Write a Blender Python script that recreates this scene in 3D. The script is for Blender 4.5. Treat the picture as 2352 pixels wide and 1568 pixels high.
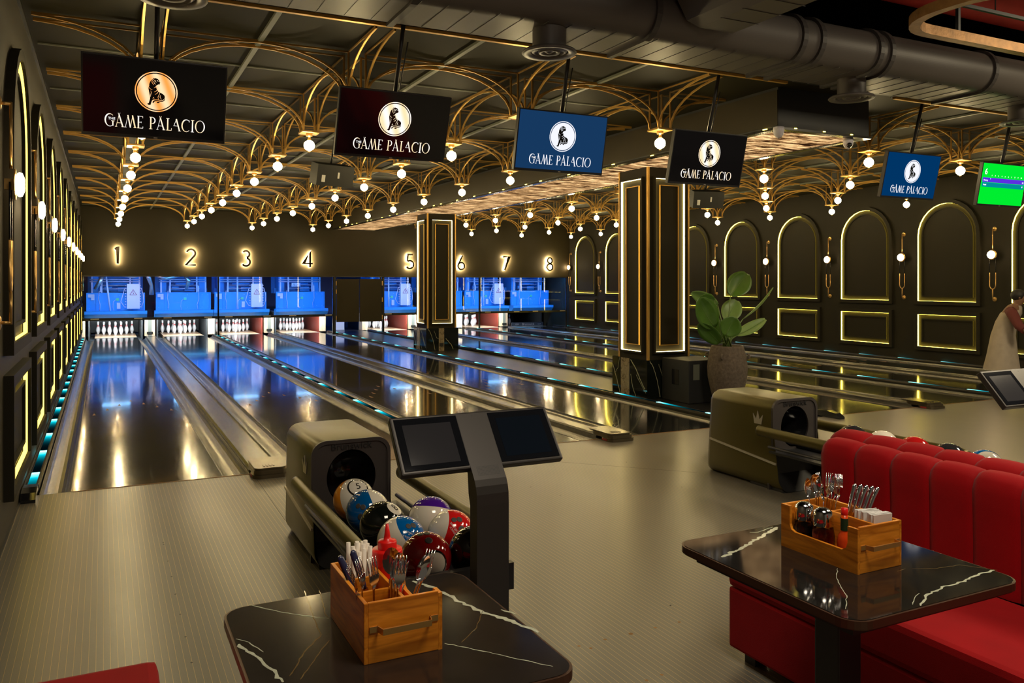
import bpy, bmesh, math, random
from mathutils import Vector, Matrix
random.seed(7)
PI = math.pi
for o in list(bpy.data.objects): bpy.data.objects.remove(o)
S = bpy.context.scene
C = S.collection

# ------------------------------------------------------------------ camera, world, exposure
W, H, F, HY, YAW, CH = 2352, 1568, 1892.0, 646.3, math.radians(26.4), 1.565
cam = bpy.data.cameras.new('camera'); co = bpy.data.objects.new('camera', cam); C.objects.link(co)
cam.sensor_fit = 'HORIZONTAL'; cam.sensor_width = 36.0; cam.lens = 36.0*F/W
cam.shift_y = (HY-H/2)/W; cam.clip_start = 0.02; cam.clip_end = 200
co.location = (0, 0, CH); co.rotation_euler = (PI/2, 0, -YAW)
S.camera = co
S.view_settings.view_transform = 'Standard'; S.view_settings.look = 'None'
S.view_settings.gamma = 1; S.view_settings.exposure = 0.0; S.view_settings.use_curve_mapping = False
w = bpy.data.worlds.new('world'); S.world = w; w.use_nodes = True
w.node_tree.nodes['Background'].inputs[0].default_value = (1.0, .83, .6, 1)
w.node_tree.nodes['Background'].inputs[1].default_value = 0.08

def area(name, loc, size, power, col, aim=(0, 0, -1), sy=None, spread=None):
    l = bpy.data.lights.new(name, 'AREA'); l.energy = power; l.color = col
    l.shape = 'RECTANGLE'; l.size = size; l.size_y = sy or size
    if spread: l.spread = spread
    o = bpy.data.objects.new(name, l); C.objects.link(o); o.location = loc
    o.rotation_euler = Vector(aim).to_track_quat('-Z', 'Y').to_euler(); return o
WARM = (1.0, .80, .50)
# unseen fill lights added over the seating, standing in for the hall's ceiling lamps
area('hall_fill', (1.6, .6, 4.3), 1.3, 92, (1.0, .86, .66))
area('hall_fill', (5.2, 1.6, 4.3), 1.3, 160, (1.0, .85, .62))
area('hall_fill', (9.5, 2.6, 4.3), 1.3, 230, (1.0, .84, .56))
# light strips inside the pinsetter bay: blue behind the glass, white over the pins
for cx in (.325, 2.09, 3.675, 5.44, 8.32, 10.08, 11.67, 13.43):
    area('bay_lamp_and_fill', (cx, 24.45, 1.62), 1.5, 12, (.0, .22, 1.0), (0, 1, -.55), .12)
    area('bay_lamp_and_fill', (cx, 24.55, .66), 1.5, 4, (.0, .24, 1.0), (0, 1, .6), .1)
    if cx < 13: area('pin_lamp', (cx, 25.52, .53), 1.2, 75, (.9, .95, 1.0), (0, 1, -.3), .1)
for cx in (.85, 4.2, 8.75, 12.2): area('bay_lamp_and_fill', (cx, 24.5, 1.5), .3, 2.2, (1.0, .62, .45), (0, 1, -.4), .1)  # added warm fill aimed at the cabinets, so they read lavender under the blue
area('aisle_lamp', (6.9, 25.8, 1.5), .8, 12, (.0, .14, 1.0), (0, 0, -1), .5)

def at(u, v, Y):                     # point of the place seen at a photo position, on the plane y = Y
    t = (u-W/2)/F; s, c = math.sin(YAW), math.cos(YAW)
    k = Y/(c-t*s)
    return Vector(((s+t*c)*k, Y, CH-(v-HY)/F*k))

# ------------------------------------------------------------------ materials
def newmat(n):
    m = bpy.data.materials.new(n); m.use_nodes = True
    return m, m.node_tree.nodes, m.node_tree.links, m.node_tree.nodes['Principled BSDF']
def mat(n, col, rough=.5, metal=0, spec=.5, coat=0, sheen=0, bump=None, noise=None, trans=0):
    m, N, L, b = newmat(n)
    b.inputs['Base Color'].default_value = (*col, 1); b.inputs['Roughness'].default_value = rough
    b.inputs['Metallic'].default_value = metal; b.inputs['Specular IOR Level'].default_value = spec
    b.inputs['Coat Weight'].default_value = coat; b.inputs['Coat Roughness'].default_value = .08
    b.inputs['Sheen Weight'].default_value = sheen; b.inputs['Transmission Weight'].default_value = trans
    tc = N.new('ShaderNodeTexCoord')
    if noise:                        # (scale, amount) gentle colour mottling
        t = N.new('ShaderNodeTexNoise'); t.inputs['Scale'].default_value = noise[0]; t.inputs['Detail'].default_value = 5
        L.new(tc.outputs['Object'], t.inputs['Vector'])
        mx = N.new('ShaderNodeMix'); mx.data_type = 'RGBA'
        mx.inputs[6].default_value = (*[c*(1-noise[1]) for c in col], 1); mx.inputs[7].default_value = (*[min(1, c*(1+noise[1])) for c in col], 1)
        L.new(t.outputs['Fac'], mx.inputs[0]); L.new(mx.outputs[2], b.inputs['Base Color'])
    if bump:
        t2 = N.new('ShaderNodeTexNoise'); t2.inputs['Scale'].default_value = bump[0]
        L.new(tc.outputs['Object'], t2.inputs['Vector'])
        bp = N.new('ShaderNodeBump'); bp.inputs['Strength'].default_value = bump[1]; bp.inputs['Distance'].default_value = .004
        L.new(t2.outputs['Fac'], bp.inputs['Height']); L.new(bp.outputs['Normal'], b.inputs['Normal'])
    return m
def emit(n, col, st):
    m = bpy.data.materials.new(n); m.use_nodes = True; N = m.node_tree.nodes; N.clear()
    e = N.new('ShaderNodeEmission'); o = N.new('ShaderNodeOutputMaterial')
    e.inputs[0].default_value = (*col, 1); e.inputs[1].default_value = st
    m.node_tree.links.new(e.outputs[0], o.inputs[0]); return m
def M_(N, L, op, a, b=None, c=None):
    n = N.new('ShaderNodeMath'); n.operation = op
    for i, x in enumerate((a, b, c)):
        if x is None: continue
        if isinstance(x, (int, float)): n.inputs[i].default_value = x
        else: L.new(x, n.inputs[i])
    return n.outputs[0]
def boards(n, col, line, rough, spec, wid, var=.1, coat=0, rvar=.1, scr=0):
    """floor boards running along Y with a thin bright joint between them"""
    m, N, L, b = newmat(n); tc = N.new('ShaderNodeTexCoord'); sp = N.new('ShaderNodeSeparateXYZ')
    L.new(tc.outputs['Object'], sp.inputs[0])
    q = M_(N, L, 'DIVIDE', sp.outputs[0], .0273); fr = M_(N, L, 'FRACT', q)
    mk = M_(N, L, 'LESS_THAN', fr, wid)
    ns = N.new('ShaderNodeTexNoise'); ns.inputs['Scale'].default_value = 1.3; ns.inputs['Detail'].default_value = 6
    mp = N.new('ShaderNodeMapping'); mp.inputs['Scale'].default_value = (2.0, 1.0, 1); L.new(tc.outputs['Object'], mp.inputs[0]); L.new(mp.outputs[0], ns.inputs['Vector'])
    c0 = N.new('ShaderNodeMix'); c0.data_type = 'RGBA'; c0.inputs[6].default_value = (*[x*(1-var) for x in col], 1); c0.inputs[7].default_value = (*[x*(1+var) for x in col], 1)
    L.new(ns.outputs['Fac'], c0.inputs[0])
    c1 = N.new('ShaderNodeMix'); c1.data_type = 'RGBA'; L.new(c0.outputs[2], c1.inputs[6]); c1.inputs[7].default_value = (*line, 1)
    L.new(mk, c1.inputs[0]); L.new(c1.outputs[2], b.inputs['Base Color'])
    r = M_(N, L, 'MULTIPLY_ADD', ns.outputs['Fac'], rvar, rough-rvar/2); L.new(r, b.inputs['Roughness'])
    b.inputs['Specular IOR Level'].default_value = spec; b.inputs['Coat Weight'].default_value = coat; b.inputs['Coat Roughness'].default_value = .05
    if scr:                          # oil smears on the lane
        n2 = N.new('ShaderNodeTexNoise'); n2.inputs['Scale'].default_value = 14; n2.inputs['Detail'].default_value = 4
        mp2 = N.new('ShaderNodeMapping'); mp2.inputs['Scale'].default_value = (1.6, .35, 1); L.new(tc.outputs['Object'], mp2.inputs[0]); L.new(mp2.outputs[0], n2.inputs['Vector'])
        bp = N.new('ShaderNodeBump'); bp.inputs['Strength'].default_value = scr; bp.inputs['Distance'].default_value = .002
        L.new(n2.outputs['Fac'], bp.inputs['Height']); L.new(bp.outputs[0], b.inputs['Normal'])
    return m
def marble(n, base, vein, rough, sc=1.0, seed=0, th=.035):
    m, N, L, b = newmat(n); tc = N.new('ShaderNodeTexCoord'); mp = N.new('ShaderNodeMapping')
    mp.inputs['Location'].default_value = (seed, seed*.7, seed*.3); mp.inputs['Rotation'].default_value = (0, .4, .9)
    L.new(tc.outputs['Object'], mp.inputs[0])
    def line(scale, det, dist, wdt):
        t = N.new('ShaderNodeTexNoise'); t.inputs['Scale'].default_value = scale*sc; t.inputs['Detail'].default_value = det; t.inputs['Roughness'].default_value = .5; t.inputs['Distortion'].default_value = dist
        L.new(mp.outputs[0], t.inputs['Vector'])
        a = M_(N, L, 'ABSOLUTE', M_(N, L, 'SUBTRACT', t.outputs['Fac'], .5))
        return M_(N, L, 'SUBTRACT', 1.0, M_(N, L, 'SMOOTHSTEP', a, 0.0, wdt)) if False else M_(N, L, 'MAXIMUM', M_(N, L, 'SUBTRACT', 1.0, M_(N, L, 'DIVIDE', a, wdt)), 0.0)
    v1 = line(1.5, 3, .3, th*.34); v2 = line(3.0, 4, .8, th*.16)
    gate = N.new('ShaderNodeTexNoise'); gate.inputs['Scale'].default_value = 2.2*sc; L.new(mp.outputs[0], gate.inputs['Vector'])
    g2 = M_(N, L, 'GREATER_THAN', gate.outputs['Fac'], .5)
    v = M_(N, L, 'MAXIMUM', M_(N, L, 'MINIMUM', M_(N, L, 'MULTIPLY', v1, 3.0), 1.0), M_(N, L, 'MULTIPLY', M_(N, L, 'MULTIPLY', v2, g2), .5))
    cl = N.new('ShaderNodeTexNoise'); cl.inputs['Scale'].default_value = 6*sc; cl.inputs['Detail'].default_value = 6; L.new(mp.outputs[0], cl.inputs['Vector'])
    c0 = N.new('ShaderNodeMix'); c0.data_type = 'RGBA'; c0.inputs[6].default_value = (*[x*.6 for x in base], 1); c0.inputs[7].default_value = (*[x*1.5 for x in base], 1); L.new(cl.outputs['Fac'], c0.inputs[0])
    c1 = N.new('ShaderNodeMix'); c1.data_type = 'RGBA'; L.new(c0.outputs[2], c1.inputs[6]); c1.inputs[7].default_value = (*vein, 1); L.new(v, c1.inputs[0])
    L.new(c1.outputs[2], b.inputs['Base Color']); b.inputs['Roughness'].default_value = rough
    return m
def wood(n, a, c, rough=.4, axis=1, sc=1):
    m, N, L, b = newmat(n); tc = N.new('ShaderNodeTexCoord'); mp = N.new('ShaderNodeMapping')
    s = [14*sc]*3; s[axis] = 1.6*sc; mp.inputs['Scale'].default_value = s; L.new(tc.outputs['Object'], mp.inputs[0])
    t = N.new('ShaderNodeTexNoise'); t.inputs['Scale'].default_value = 3; t.inputs['Detail'].default_value = 6; t.inputs['Distortion'].default_value = 1.2
    L.new(mp.outputs[0], t.inputs['Vector']); r = N.new('ShaderNodeValToRGB')
    r.color_ramp.elements[0].position = .3; r.color_ramp.elements[0].color = (*a, 1); r.color_ramp.elements[1].position = .65; r.color_ramp.elements[1].color = (*c, 1)
    L.new(t.outputs['Fac'], r.inputs[0]); L.new(r.outputs[0], b.inputs['Base Color']); b.inputs['Roughness'].default_value = rough
    return m
def seethrough(n, col, amount, rough=.5, glossy=False):
    """fine metal mesh or window pane: part of the light passes straight through"""
    m, N, L, b = newmat(n); o = N['Material Output']
    tr = N.new('ShaderNodeBsdfTransparent'); mx = N.new('ShaderNodeMixShader')
    if glossy:
        fr = N.new('ShaderNodeFresnel'); fr.inputs[0].default_value = 1.45; g = N.new('ShaderNodeBsdfGlossy'); g.inputs['Roughness'].default_value = rough
        g.inputs['Color'].default_value = (*col, 1); L.new(fr.outputs[0], mx.inputs[0]); L.new(tr.outputs[0], mx.inputs[1]); L.new(g.outputs[0], mx.inputs[2])
    else:
        mx.inputs[0].default_value = amount; b.inputs['Base Color'].default_value = (*col, 1); b.inputs['Roughness'].default_value = rough
        L.new(tr.outputs[0], mx.inputs[1]); L.new(b.outputs[0], mx.inputs[2])
    L.new(mx.outputs[0], o.inputs[0]); return m

m_wall = mat('wall_paint', (.027, .0235, .0145), .62, spec=.12, bump=(160, .25), noise=(1.5, .12))
m_wallL = mat('wall_plaster', (.045, .038, .026), .6, spec=.25, bump=(60, .3), noise=(2.5, .25))
m_mask = mat('mask_board', (.038, .030, .0155), .45, spec=.15, noise=(1.2, .15))
m_ceil = mat('ceiling_mesh', (.018, .0150, .006), .65, spec=.12, noise=(3, .1))
m_black = mat('black_paint', (.012, .012, .013), .5)
m_void = mat('black_ceiling', (.008, .0075, .007), .8)
m_gold = mat('gold_frame', (.72, .42, .10), .42, .65, bump=(300, .15))
m_brass = mat('brass', (.78, .48, .16), .28, .8)
m_mesh = seethrough('black_wire_mesh', (.03, .028, .02), .42, .5)
m_batten = mat('grey_batten', (.16, .17, .13), .5)
m_lane = boards('lane_surface', (.010, .011, .013), (.05, .035, .02), .115, .8, .05, .25, .5, .05, .05)
m_appr = boards('approach_surface', (.145, .138, .115), (.58, .38, .15), .30, .75, .055, .12, .0, .10)
m_aisle = boards('aisle_surface', (.012, .012, .013), (.03, .022, .012), .30, .6, .05, .1, rvar=.04)
m_gut = mat('gutter_metal', (.24, .23, .21), .27, .85)
m_cap = mat('divider_cap', (.22, .21, .19), .24, .85)
m_rail = mat('rail_dark', (.05, .048, .042), .22, .6)
m_capb = mat('bronze_cap', (.17, .14, .09), .22, .85)
m_blackgl = mat('black_gloss', (.012, .012, .014), .12, coat=.5)
m_plastic = mat('black_plastic', (.018, .018, .02), .38)
m_redrub = mat('red_rubber', (.25, .01, .01), .5)
m_velvet = mat('red_velvet', (.33, .0012, .004), .8, sheen=.06, spec=.15, noise=(7, .22), bump=(500, .2))
m_tabtop = mat('black_marble', (.013, .012, .011), .06, noise=(9, .5))
m_tabtop2 = mat('black_marble_worn', (.018, .014, .012), .13, noise=(12, .5))
m_vein = mat('pale_vein', (.55, .58, .44), .12, noise=(60, .3)); m_veing = mat('ochre_vein', (.16, .10, .035), .12)
m_edge = mat('bronze_edge', (.10, .05, .03), .35, .5)
m_plinth = mat('plinth_marble', (.007, .009, .007), .07, noise=(5, .5)); m_veinp = mat('plinth_vein', (.40, .38, .24), .15, noise=(30, .3))
m_cream = marble('cream_marble', (.30, .24, .15), (.12, .09, .05), .15, 4.0, 5)
m_oak = wood('acacia_wood', (.48, .14, .006), (.92, .34, .025), .36)
m_oakX = wood('acacia_end', (.48, .14, .006), (.92, .34, .025), .36, 0)
m_pine = wood('kickback_wood', (.50, .34, .18), (.70, .52, .32), .45, 2)
m_deck = wood('pin_deck_wood', (.42, .26, .14), (.55, .36, .2), .3)
m_chrome = mat('chrome', (.75, .75, .76), .10, 1.0)
m_pin = mat('pin_white', (.82, .82, .80), .22, coat=.5)
m_red = mat('pin_red', (.65, .02, .02), .3)
m_ketchup = mat('red_plastic', (.75, .010, .008), .32)
m_navy = mat('navy_plastic', (.02, .022, .07), .25)
m_paper = mat('white_paper', (.78, .76, .74), .7)
m_straw = mat('straw_paper', (.80, .72, .62), .6)
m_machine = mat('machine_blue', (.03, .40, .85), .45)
m_machd = mat('machine_dark', (.05, .10, .22), .5)
m_boxw = mat('cabinet_grey', (.75, .74, .80), .4)
m_green = mat('green_socket', (.1, .75, .4), .4)
m_foil = mat('foil_duct', (.75, .62, .5), .3, .9, bump=(25, .8))
m_cushion = mat('ball_cushion', (.03, .035, .035), .6)
m_maroon = mat('maroon_panel', (.20, .03, .015), .4)
m_leaf = mat('leaf_green', (.075, .17, .018), .35, noise=(9, .3))
m_leaf2 = mat('leaf_pale', (.17, .28, .07), .4, noise=(9, .2))
m_stem = mat('leaf_stem', (.12, .2, .05), .4)
m_pot = mat('rough_pot', (.12, .09, .065), .85, noise=(30, .6), bump=(40, .9))
m_spk = mat('speaker_black', (.018, .018, .018), .6, bump=(400, .3))
m_duct = mat('duct_grey', (.105, .092, .083), .5)
m_seam = mat('duct_seam', (.06, .053, .05), .5)
m_rust = mat('gilded_ring', (.30, .15, .045), .5, .5, noise=(14, .5), bump=(40, .5))
m_redp = mat('red_pipe', (.55, .05, .04), .55, noise=(3, .5))
m_camw = mat('camera_white', (.75, .72, .78), .3)
m_brm = mat('return_green', (.105, .086, .020), .34, .5)
m_brf = mat('return_face', (.045, .038, .036), .42)
m_silv = mat('silver_mark', (.62, .58, .50), .3, .6)
m_kiosk = mat('kiosk_metal', (.05, .045, .042), .36, .4)
m_glassk = mat('kiosk_glass', (.008, .009, .012), .05)
m_lcd = mat('kiosk_lcd', (.030, .030, .036), .10)
m_lcd2 = mat('kiosk_lcd_dark', (.006, .010, .018), .09)
m_glass = seethrough('window_glass', (1, 1, 1), 0, .02, True)
m_jar = seethrough('jar_glass', (1, 1, 1), 0, .03, True)
m_chili = mat('chili_flakes', (.30, .035, .01), .6, noise=(300, .8))
m_herb = mat('dark_herbs', (.05, .035, .03), .6, noise=(300, .9))
m_sauce = mat('hot_sauce', (.70, .07, .01), .15)
m_greenl = mat('green_label', (.01, .05, .02), .4)
m_cloth = mat('pale_cloth', (.40, .33, .25), .8, noise=(12, .15))
m_marcl = mat('maroon_cloth', (.12, .02, .015), .8)
m_skin = mat('skin', (.22, .11, .06), .5)
m_hair = mat('hair', (.01, .008, .006), .6)
m_orange = mat('orange_sticker', (.75, .22, .01), .5)
m_bulb = emit('bulb_glow', (1.0, .79, .40), 105)
m_disc = emit('sconce_glow', (1.0, .72, .38), 45)
m_led = emit('led_yellow', (1.0, .74, .09), 14)
m_ledL = emit('led_yellow_dim', (1.0, .70, .10), 4)
m_ledw = emit('led_warm', (1.0, .76, .30), 14)
m_bay = emit('work_light', (.22, .55, 1.0), 32)
m_num = emit('number_backlight', (1.0, .80, .48), 230)
m_scr_bg = mat('screen_black', (.006, .006, .010), .09)
m_scr_nv = emit('screen_navy', (.0, .035, .13), 1.0)
m_scr_bl = emit('screen_blue', (.008, .04, .115), 1.0)
m_scr_gr = emit('screen_green', (.0, .85, .03), 1.0)
m_scr_pu = emit('screen_purple', (.11, .03, .75), 1.0)
m_scr_te = emit('screen_teal', (.0, .28, .32), 1.0)
m_white = emit('screen_white', (.95, .93, .9), 1.3)
m_ink = mat('screen_ink', (.004, .003, .003), .2)
m_halog = mat('number_black', (.03, .022, .015), .12, .8)
def grad(n, cols, st, sc=1.6):
    m = bpy.data.materials.new(n); m.use_nodes = True; N = m.node_tree.nodes; L = m.node_tree.links; N.clear()
    e = N.new('ShaderNodeEmission'); o = N.new('ShaderNodeOutputMaterial'); tc = N.new('ShaderNodeTexCoord')
    wv = N.new('ShaderNodeTexWave'); wv.inputs['Scale'].default_value = sc; wv.inputs['Distortion'].default_value = .4
    mp = N.new('ShaderNodeMapping'); mp.inputs['Rotation'].default_value = (0, .35, 0); L.new(tc.outputs['Object'], mp.inputs[0])
    r = N.new('ShaderNodeValToRGB'); r.color_ramp.elements[0].color = (*cols[0], 1); r.color_ramp.elements[1].color = (*cols[1], 1)
    L.new(mp.outputs[0], wv.inputs[0]); L.new(wv.outputs['Fac'], r.inputs[0]); L.new(r.outputs[0], e.inputs[0]); e.inputs[1].default_value = st
    L.new(e.outputs[0], o.inputs[0]); return m
m_lgO = grad('logo_orange', ((1.0, .36, .07), (1.0, .72, .42)), 1.15, 3.2)
m_lgC = grad('logo_cream', ((1.0, .74, .42), (.95, .9, .86)), 1.15, 3.2)
m_lgW = emit('logo_white', (.85, .86, .92), 1.1)
def stone_light(n):
    """backlit stone-look panel under the beam"""
    m = bpy.data.materials.new(n); m.use_nodes = True; N = m.node_tree.nodes; L = m.node_tree.links; N.clear()
    e = N.new('ShaderNodeEmission'); o = N.new('ShaderNodeOutputMaterial'); tc = N.new('ShaderNodeTexCoord'); mp = N.new('ShaderNodeMapping')
    mp.inputs['Scale'].default_value = (1.2, 5.5, 1); L.new(tc.outputs['Object'], mp.inputs[0])
    t = N.new('ShaderNodeTexNoise'); t.inputs['Scale'].default_value = 2.2; t.inputs['Detail'].default_value = 9; t.inputs['Roughness'].default_value = .72; t.inputs['Distortion'].default_value = .5
    L.new(mp.outputs[0], t.inputs['Vector']); r = N.new('ShaderNodeValToRGB'); cr = r.color_ramp
    cr.elements[0].position = .43; cr.elements[0].color = (.03, .010, .004, 1); cr.elements[1].position = .60; cr.elements[1].color = (1.6, 1.02, .48, 1)
    x = cr.elements.new(.5); x.color = (.46, .235, .085, 1)
    L.new(t.outputs['Fac'], r.inputs[0]); L.new(r.outputs[0], e.inputs[0]); e.inputs[1].default_value = .95; L.new(e.outputs[0], o.inputs[0]); return m
m_stone = stone_light('lit_stone')
def led_dash(n):
    """cyan lamp points along a divider rail, each fading along the rail"""
    m = bpy.data.materials.new(n); m.use_nodes = True; N = m.node_tree.nodes; L = m.node_tree.links; N.clear()
    e = N.new('ShaderNodeEmission'); o = N.new('ShaderNodeOutputMaterial'); tc = N.new('ShaderNodeTexCoord'); sp = N.new('ShaderNodeSeparateXYZ')
    L.new(tc.outputs['Object'], sp.inputs[0]); fr = M_(N, L, 'FRACT', M_(N, L, 'DIVIDE', M_(N, L, 'SUBTRACT', 60.15, sp.outputs[1]), .94))
    a = M_(N, L, 'POWER', M_(N, L, 'SUBTRACT', 1.0, fr), 3.0); r = N.new('ShaderNodeValToRGB'); cr = r.color_ramp
    cr.elements[0].position = 0; cr.elements[0].color = (0, .02, .03, 1); cr.elements[1].position = 1; cr.elements[1].color = (.3, 1, 1, 1)
    x = cr.elements.new(.5); x.color = (.0, .35, .45, 1)
    L.new(a, r.inputs[0]); L.new(r.outputs[0], e.inputs[0]); L.new(M_(N, L, 'MULTIPLY_ADD', a, 4.0, .15), e.inputs[1]); L.new(e.outputs[0], o.inputs[0]); return m
m_cyan = led_dash('led_cyan')

# ------------------------------------------------------------------ mesh helpers
class MB:
    def __init__(s): s.bm = bmesh.new(); s.mi = 0
    def mat(s, i): s.mi = i; return s
    def face(s, pts):
        try:
            f = s.bm.faces.new([s.bm.verts.new(p) for p in pts]); f.material_index = s.mi; return f
        except ValueError: return None
    def box(s, x0, x1, y0, y1, z0, z1, bev=0):
        v = [s.bm.verts.new((x, y, z)) for z in (z0, z1) for y in (y0, y1) for x in (x0, x1)]
        fs = []
        for i in ((0, 2, 3, 1), (4, 5, 7, 6), (0, 1, 5, 4), (1, 3, 7, 5), (3, 2, 6, 7), (2, 0, 4, 6)):
            f = s.bm.faces.new([v[j] for j in i]); f.material_index = s.mi; fs.append(f)
        if bev:
            es = list({e for f in fs for e in f.edges})
            r = bmesh.ops.bevel(s.bm, geom=es, offset=bev, segments=2, affect='EDGES', profile=.6)
            for f in r['faces']: f.material_index = s.mi
        return s
    def prism(s, poly, h0, h1, ax='z'):
        """polygon in a plane, extruded along ax"""
        def P(a, b, h): return {'z': (a, b, h), 'y': (a, h, b), 'x': (h, a, b)}[ax]
        A = [s.bm.verts.new(P(a, b, h0)) for a, b in poly]; B = [s.bm.verts.new(P(a, b, h1)) for a, b in poly]; n = len(poly)
        for q in (A[::-1], B, *[(A[i], A[(i+1) % n], B[(i+1) % n], B[i]) for i in range(n)]):
            try: f = s.bm.faces.new(q); f.material_index = s.mi
            except ValueError: pass
        return s
    def ring(s, outer, inner, h0, h1, ax='z'):
        """frame between two outlines with the same number of points"""
        def P(a, b, h): return {'z': (a, b, h), 'y': (a, h, b), 'x': (h, a, b)}[ax]
        n = len(outer); V = [[s.bm.verts.new(P(a, b, h)) for a, b in pl] for pl, h in ((outer, h0), (outer, h1), (inner, h1), (inner, h0))]
        for i in range(n):
            j = (i+1) % n
            for a in range(4):
                b = (a+1) % 4
                f = s.bm.faces.new((V[a][i], V[a][j], V[b][j], V[b][i])); f.material_index = s.mi
        return s
    def tube(s, pts, r, n=8, cap=True, flat=1.0):
        pts = [Vector(p) for p in pts]; R = r if isinstance(r, (list, tuple)) else [r]*len(pts); rings = []
        up = None
        for i, p in enumerate(pts):
            d = (pts[min(i+1, len(pts)-1)]-pts[max(i-1, 0)]).normalized()
            if up is None: up = Vector((0, 0, 1)) if abs(d.z) < .9 else Vector((0, 1, 0))
            a = d.cross(up).normalized(); b = a.cross(d).normalized(); up = b
            rings.append([s.bm.verts.new(p+(a*math.cos(t)*R[i]+b*math.sin(t)*R[i]*flat)) for t in [2*PI*k/n+PI/n for k in range(n)]])
        for A, B in zip(rings, rings[1:]):
            for k in range(n):
                f = s.bm.faces.new((A[k], A[(k+1) % n], B[(k+1) % n], B[k])); f.material_index = s.mi; f.smooth = n > 5
        if cap:
            for rr in (rings[0][::-1], rings[-1]):
                f = s.bm.faces.new(rr); f.material_index = s.mi
        return s
    def lathe(s, prof, n=16, c=(0, 0, 0), sx=1, sy=1, ax='z'):
        rings = []
        def P(x, y, z): return {'z': (c[0]+x, c[1]+y, c[2]+z), 'y': (c[0]+x, c[1]+z, c[2]+y), 'x': (c[0]+z, c[1]+x, c[2]+y)}[ax]
        for r, z in prof:
            if r < 1e-6: rings.append([s.bm.verts.new(P(0, 0, z))])
            else: rings.append([s.bm.verts.new(P(r*math.cos(2*PI*k/n)*sx, r*math.sin(2*PI*k/n)*sy, z)) for k in range(n)])
        for A, B in zip(rings, rings[1:]):
            for k in range(n):
                j = (k+1) % n
                q = [A[0], B[j], B[k]] if len(A) == 1 and len(B) > 1 else [A[k], A[j], B[0]] if len(B) == 1 and len(A) > 1 else [A[k], A[j], B[j], B[k]] if len(A) > 1 else None
                if q: f = s.bm.faces.new(q); f.material_index = s.mi; f.smooth = True
        return s
    def ball(s, c, r, n=2, sc=(1, 1, 1)):
        k = bmesh.ops.create_icosphere(s.bm, subdivisions=n, radius=r)
        for v in k['verts']: v.co = Vector((v.co.x*sc[0], v.co.y*sc[1], v.co.z*sc[2]))+Vector(c)
        for f in {f for v in k['verts'] for f in v.link_faces}: f.smooth = True; f.material_index = s.mi
        return s
    def ribbon(s, pts, wd, h0, h1, ax='y', close=False):
        """flat stroke of width wd along 2D points, extruded"""
        P = [Vector(p) for p in pts]; n = len(P); Wd = wd if isinstance(wd, (list, tuple)) else [wd]*n; Lf, Rt = [], []
        for i in range(n):
            a = P[(i-1) % n] if close or i > 0 else P[i]; b = P[(i+1) % n] if close or i < n-1 else P[i]
            d = (b-a).normalized(); q = Vector((-d.y, d.x))*Wd[i]/2
            if 0 < i < n-1 or close:
                d1 = (P[i]-P[(i-1) % n]).normalized(); k = max(.45, abs(Vector((-d1.y, d1.x)).dot(Vector((-d.y, d.x))))); q = q/k
            Lf.append(P[i]+q); Rt.append(P[i]-q)
        if close: return s.ring([tuple(p) for p in Lf], [tuple(p) for p in Rt], h0, h1, ax)
        for i in range(n-1):
            s.prism([tuple(Lf[i]), tuple(Lf[i+1]), tuple(Rt[i+1]), tuple(Rt[i])], h0, h1, ax)
        return s
    def xf(s, mtx, start=0):
        s.bm.verts.ensure_lookup_table()
        for v in s.bm.verts[start:]: v.co = mtx @ v.co
        return s
def mesh(mb, mats, name='mesh', smooth=False):
    bmesh.ops.recalc_face_normals(mb.bm, faces=mb.bm.faces)
    me = bpy.data.meshes.new(name); mb.bm.to_mesh(me); mb.bm.free()
    for m in (mats if isinstance(mats, (list, tuple)) else [mats]): me.materials.append(m)
    if smooth: me.polygons.foreach_set('use_smooth', [True]*len(me.polygons))
    return me
def obj(name, mb, mats, parent=None, loc=None, rot=None, smooth=False):
    me = mb if isinstance(mb, bpy.types.Mesh) else mesh(mb, mats, name, smooth)
    o = bpy.data.objects.new(name, me); C.objects.link(o)
    if parent: o.parent = parent
    if loc: o.location = loc
    if rot: o.rotation_euler = rot
    return o
def tag(o, label, cat, group=None):
    o['label'] = label; o['category'] = cat
    if group: o['group'] = group
    return o
def thing(name, label, cat, loc=(0, 0, 0), rot=(0, 0, 0), group=None):
    o = bpy.data.objects.new(name, None); C.objects.link(o); o.location = loc; o.rotation_euler = rot
    o.empty_display_size = .1
    return tag(o, label, cat, group)
def struct(name, mb, mats):
    o = obj(name, mb, mats); o['kind'] = 'structure'; return o
def dup(root, loc, label=None, rot=None, parent=None, group=None):
    r = root.copy(); C.objects.link(r)
    if parent is not None: r.parent = parent
    if loc is not None: r.location = loc
    if rot is not None: r.rotation_euler = rot
    if label: r['label'] = label
    if group: r['group'] = group
    for ch in list(root.children): dup(ch, None, parent=r)
    return r
ORD = ['first', 'second', 'third', 'fourth', 'fifth', 'sixth', 'seventh', 'eighth', 'ninth', 'tenth', 'eleventh', 'twelfth']
def arc(cx, cy, r, a0, a1, n, ry=None):
    return [(cx+r*math.cos(math.radians(a0+(a1-a0)*i/n)), cy+(ry or r)*math.sin(math.radians(a0+(a1-a0)*i/n))) for i in range(n+1)]
def rrect(x0, x1, y0, y1, r, n=4):
    return arc(x1-r, y1-r, r, 0, 90, n)+arc(x0+r, y1-r, r, 90, 180, n)+arc(x0+r, y0+r, r, 180, 270, n)+arc(x1-r, y0+r, r, 270, 360, n)
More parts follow.
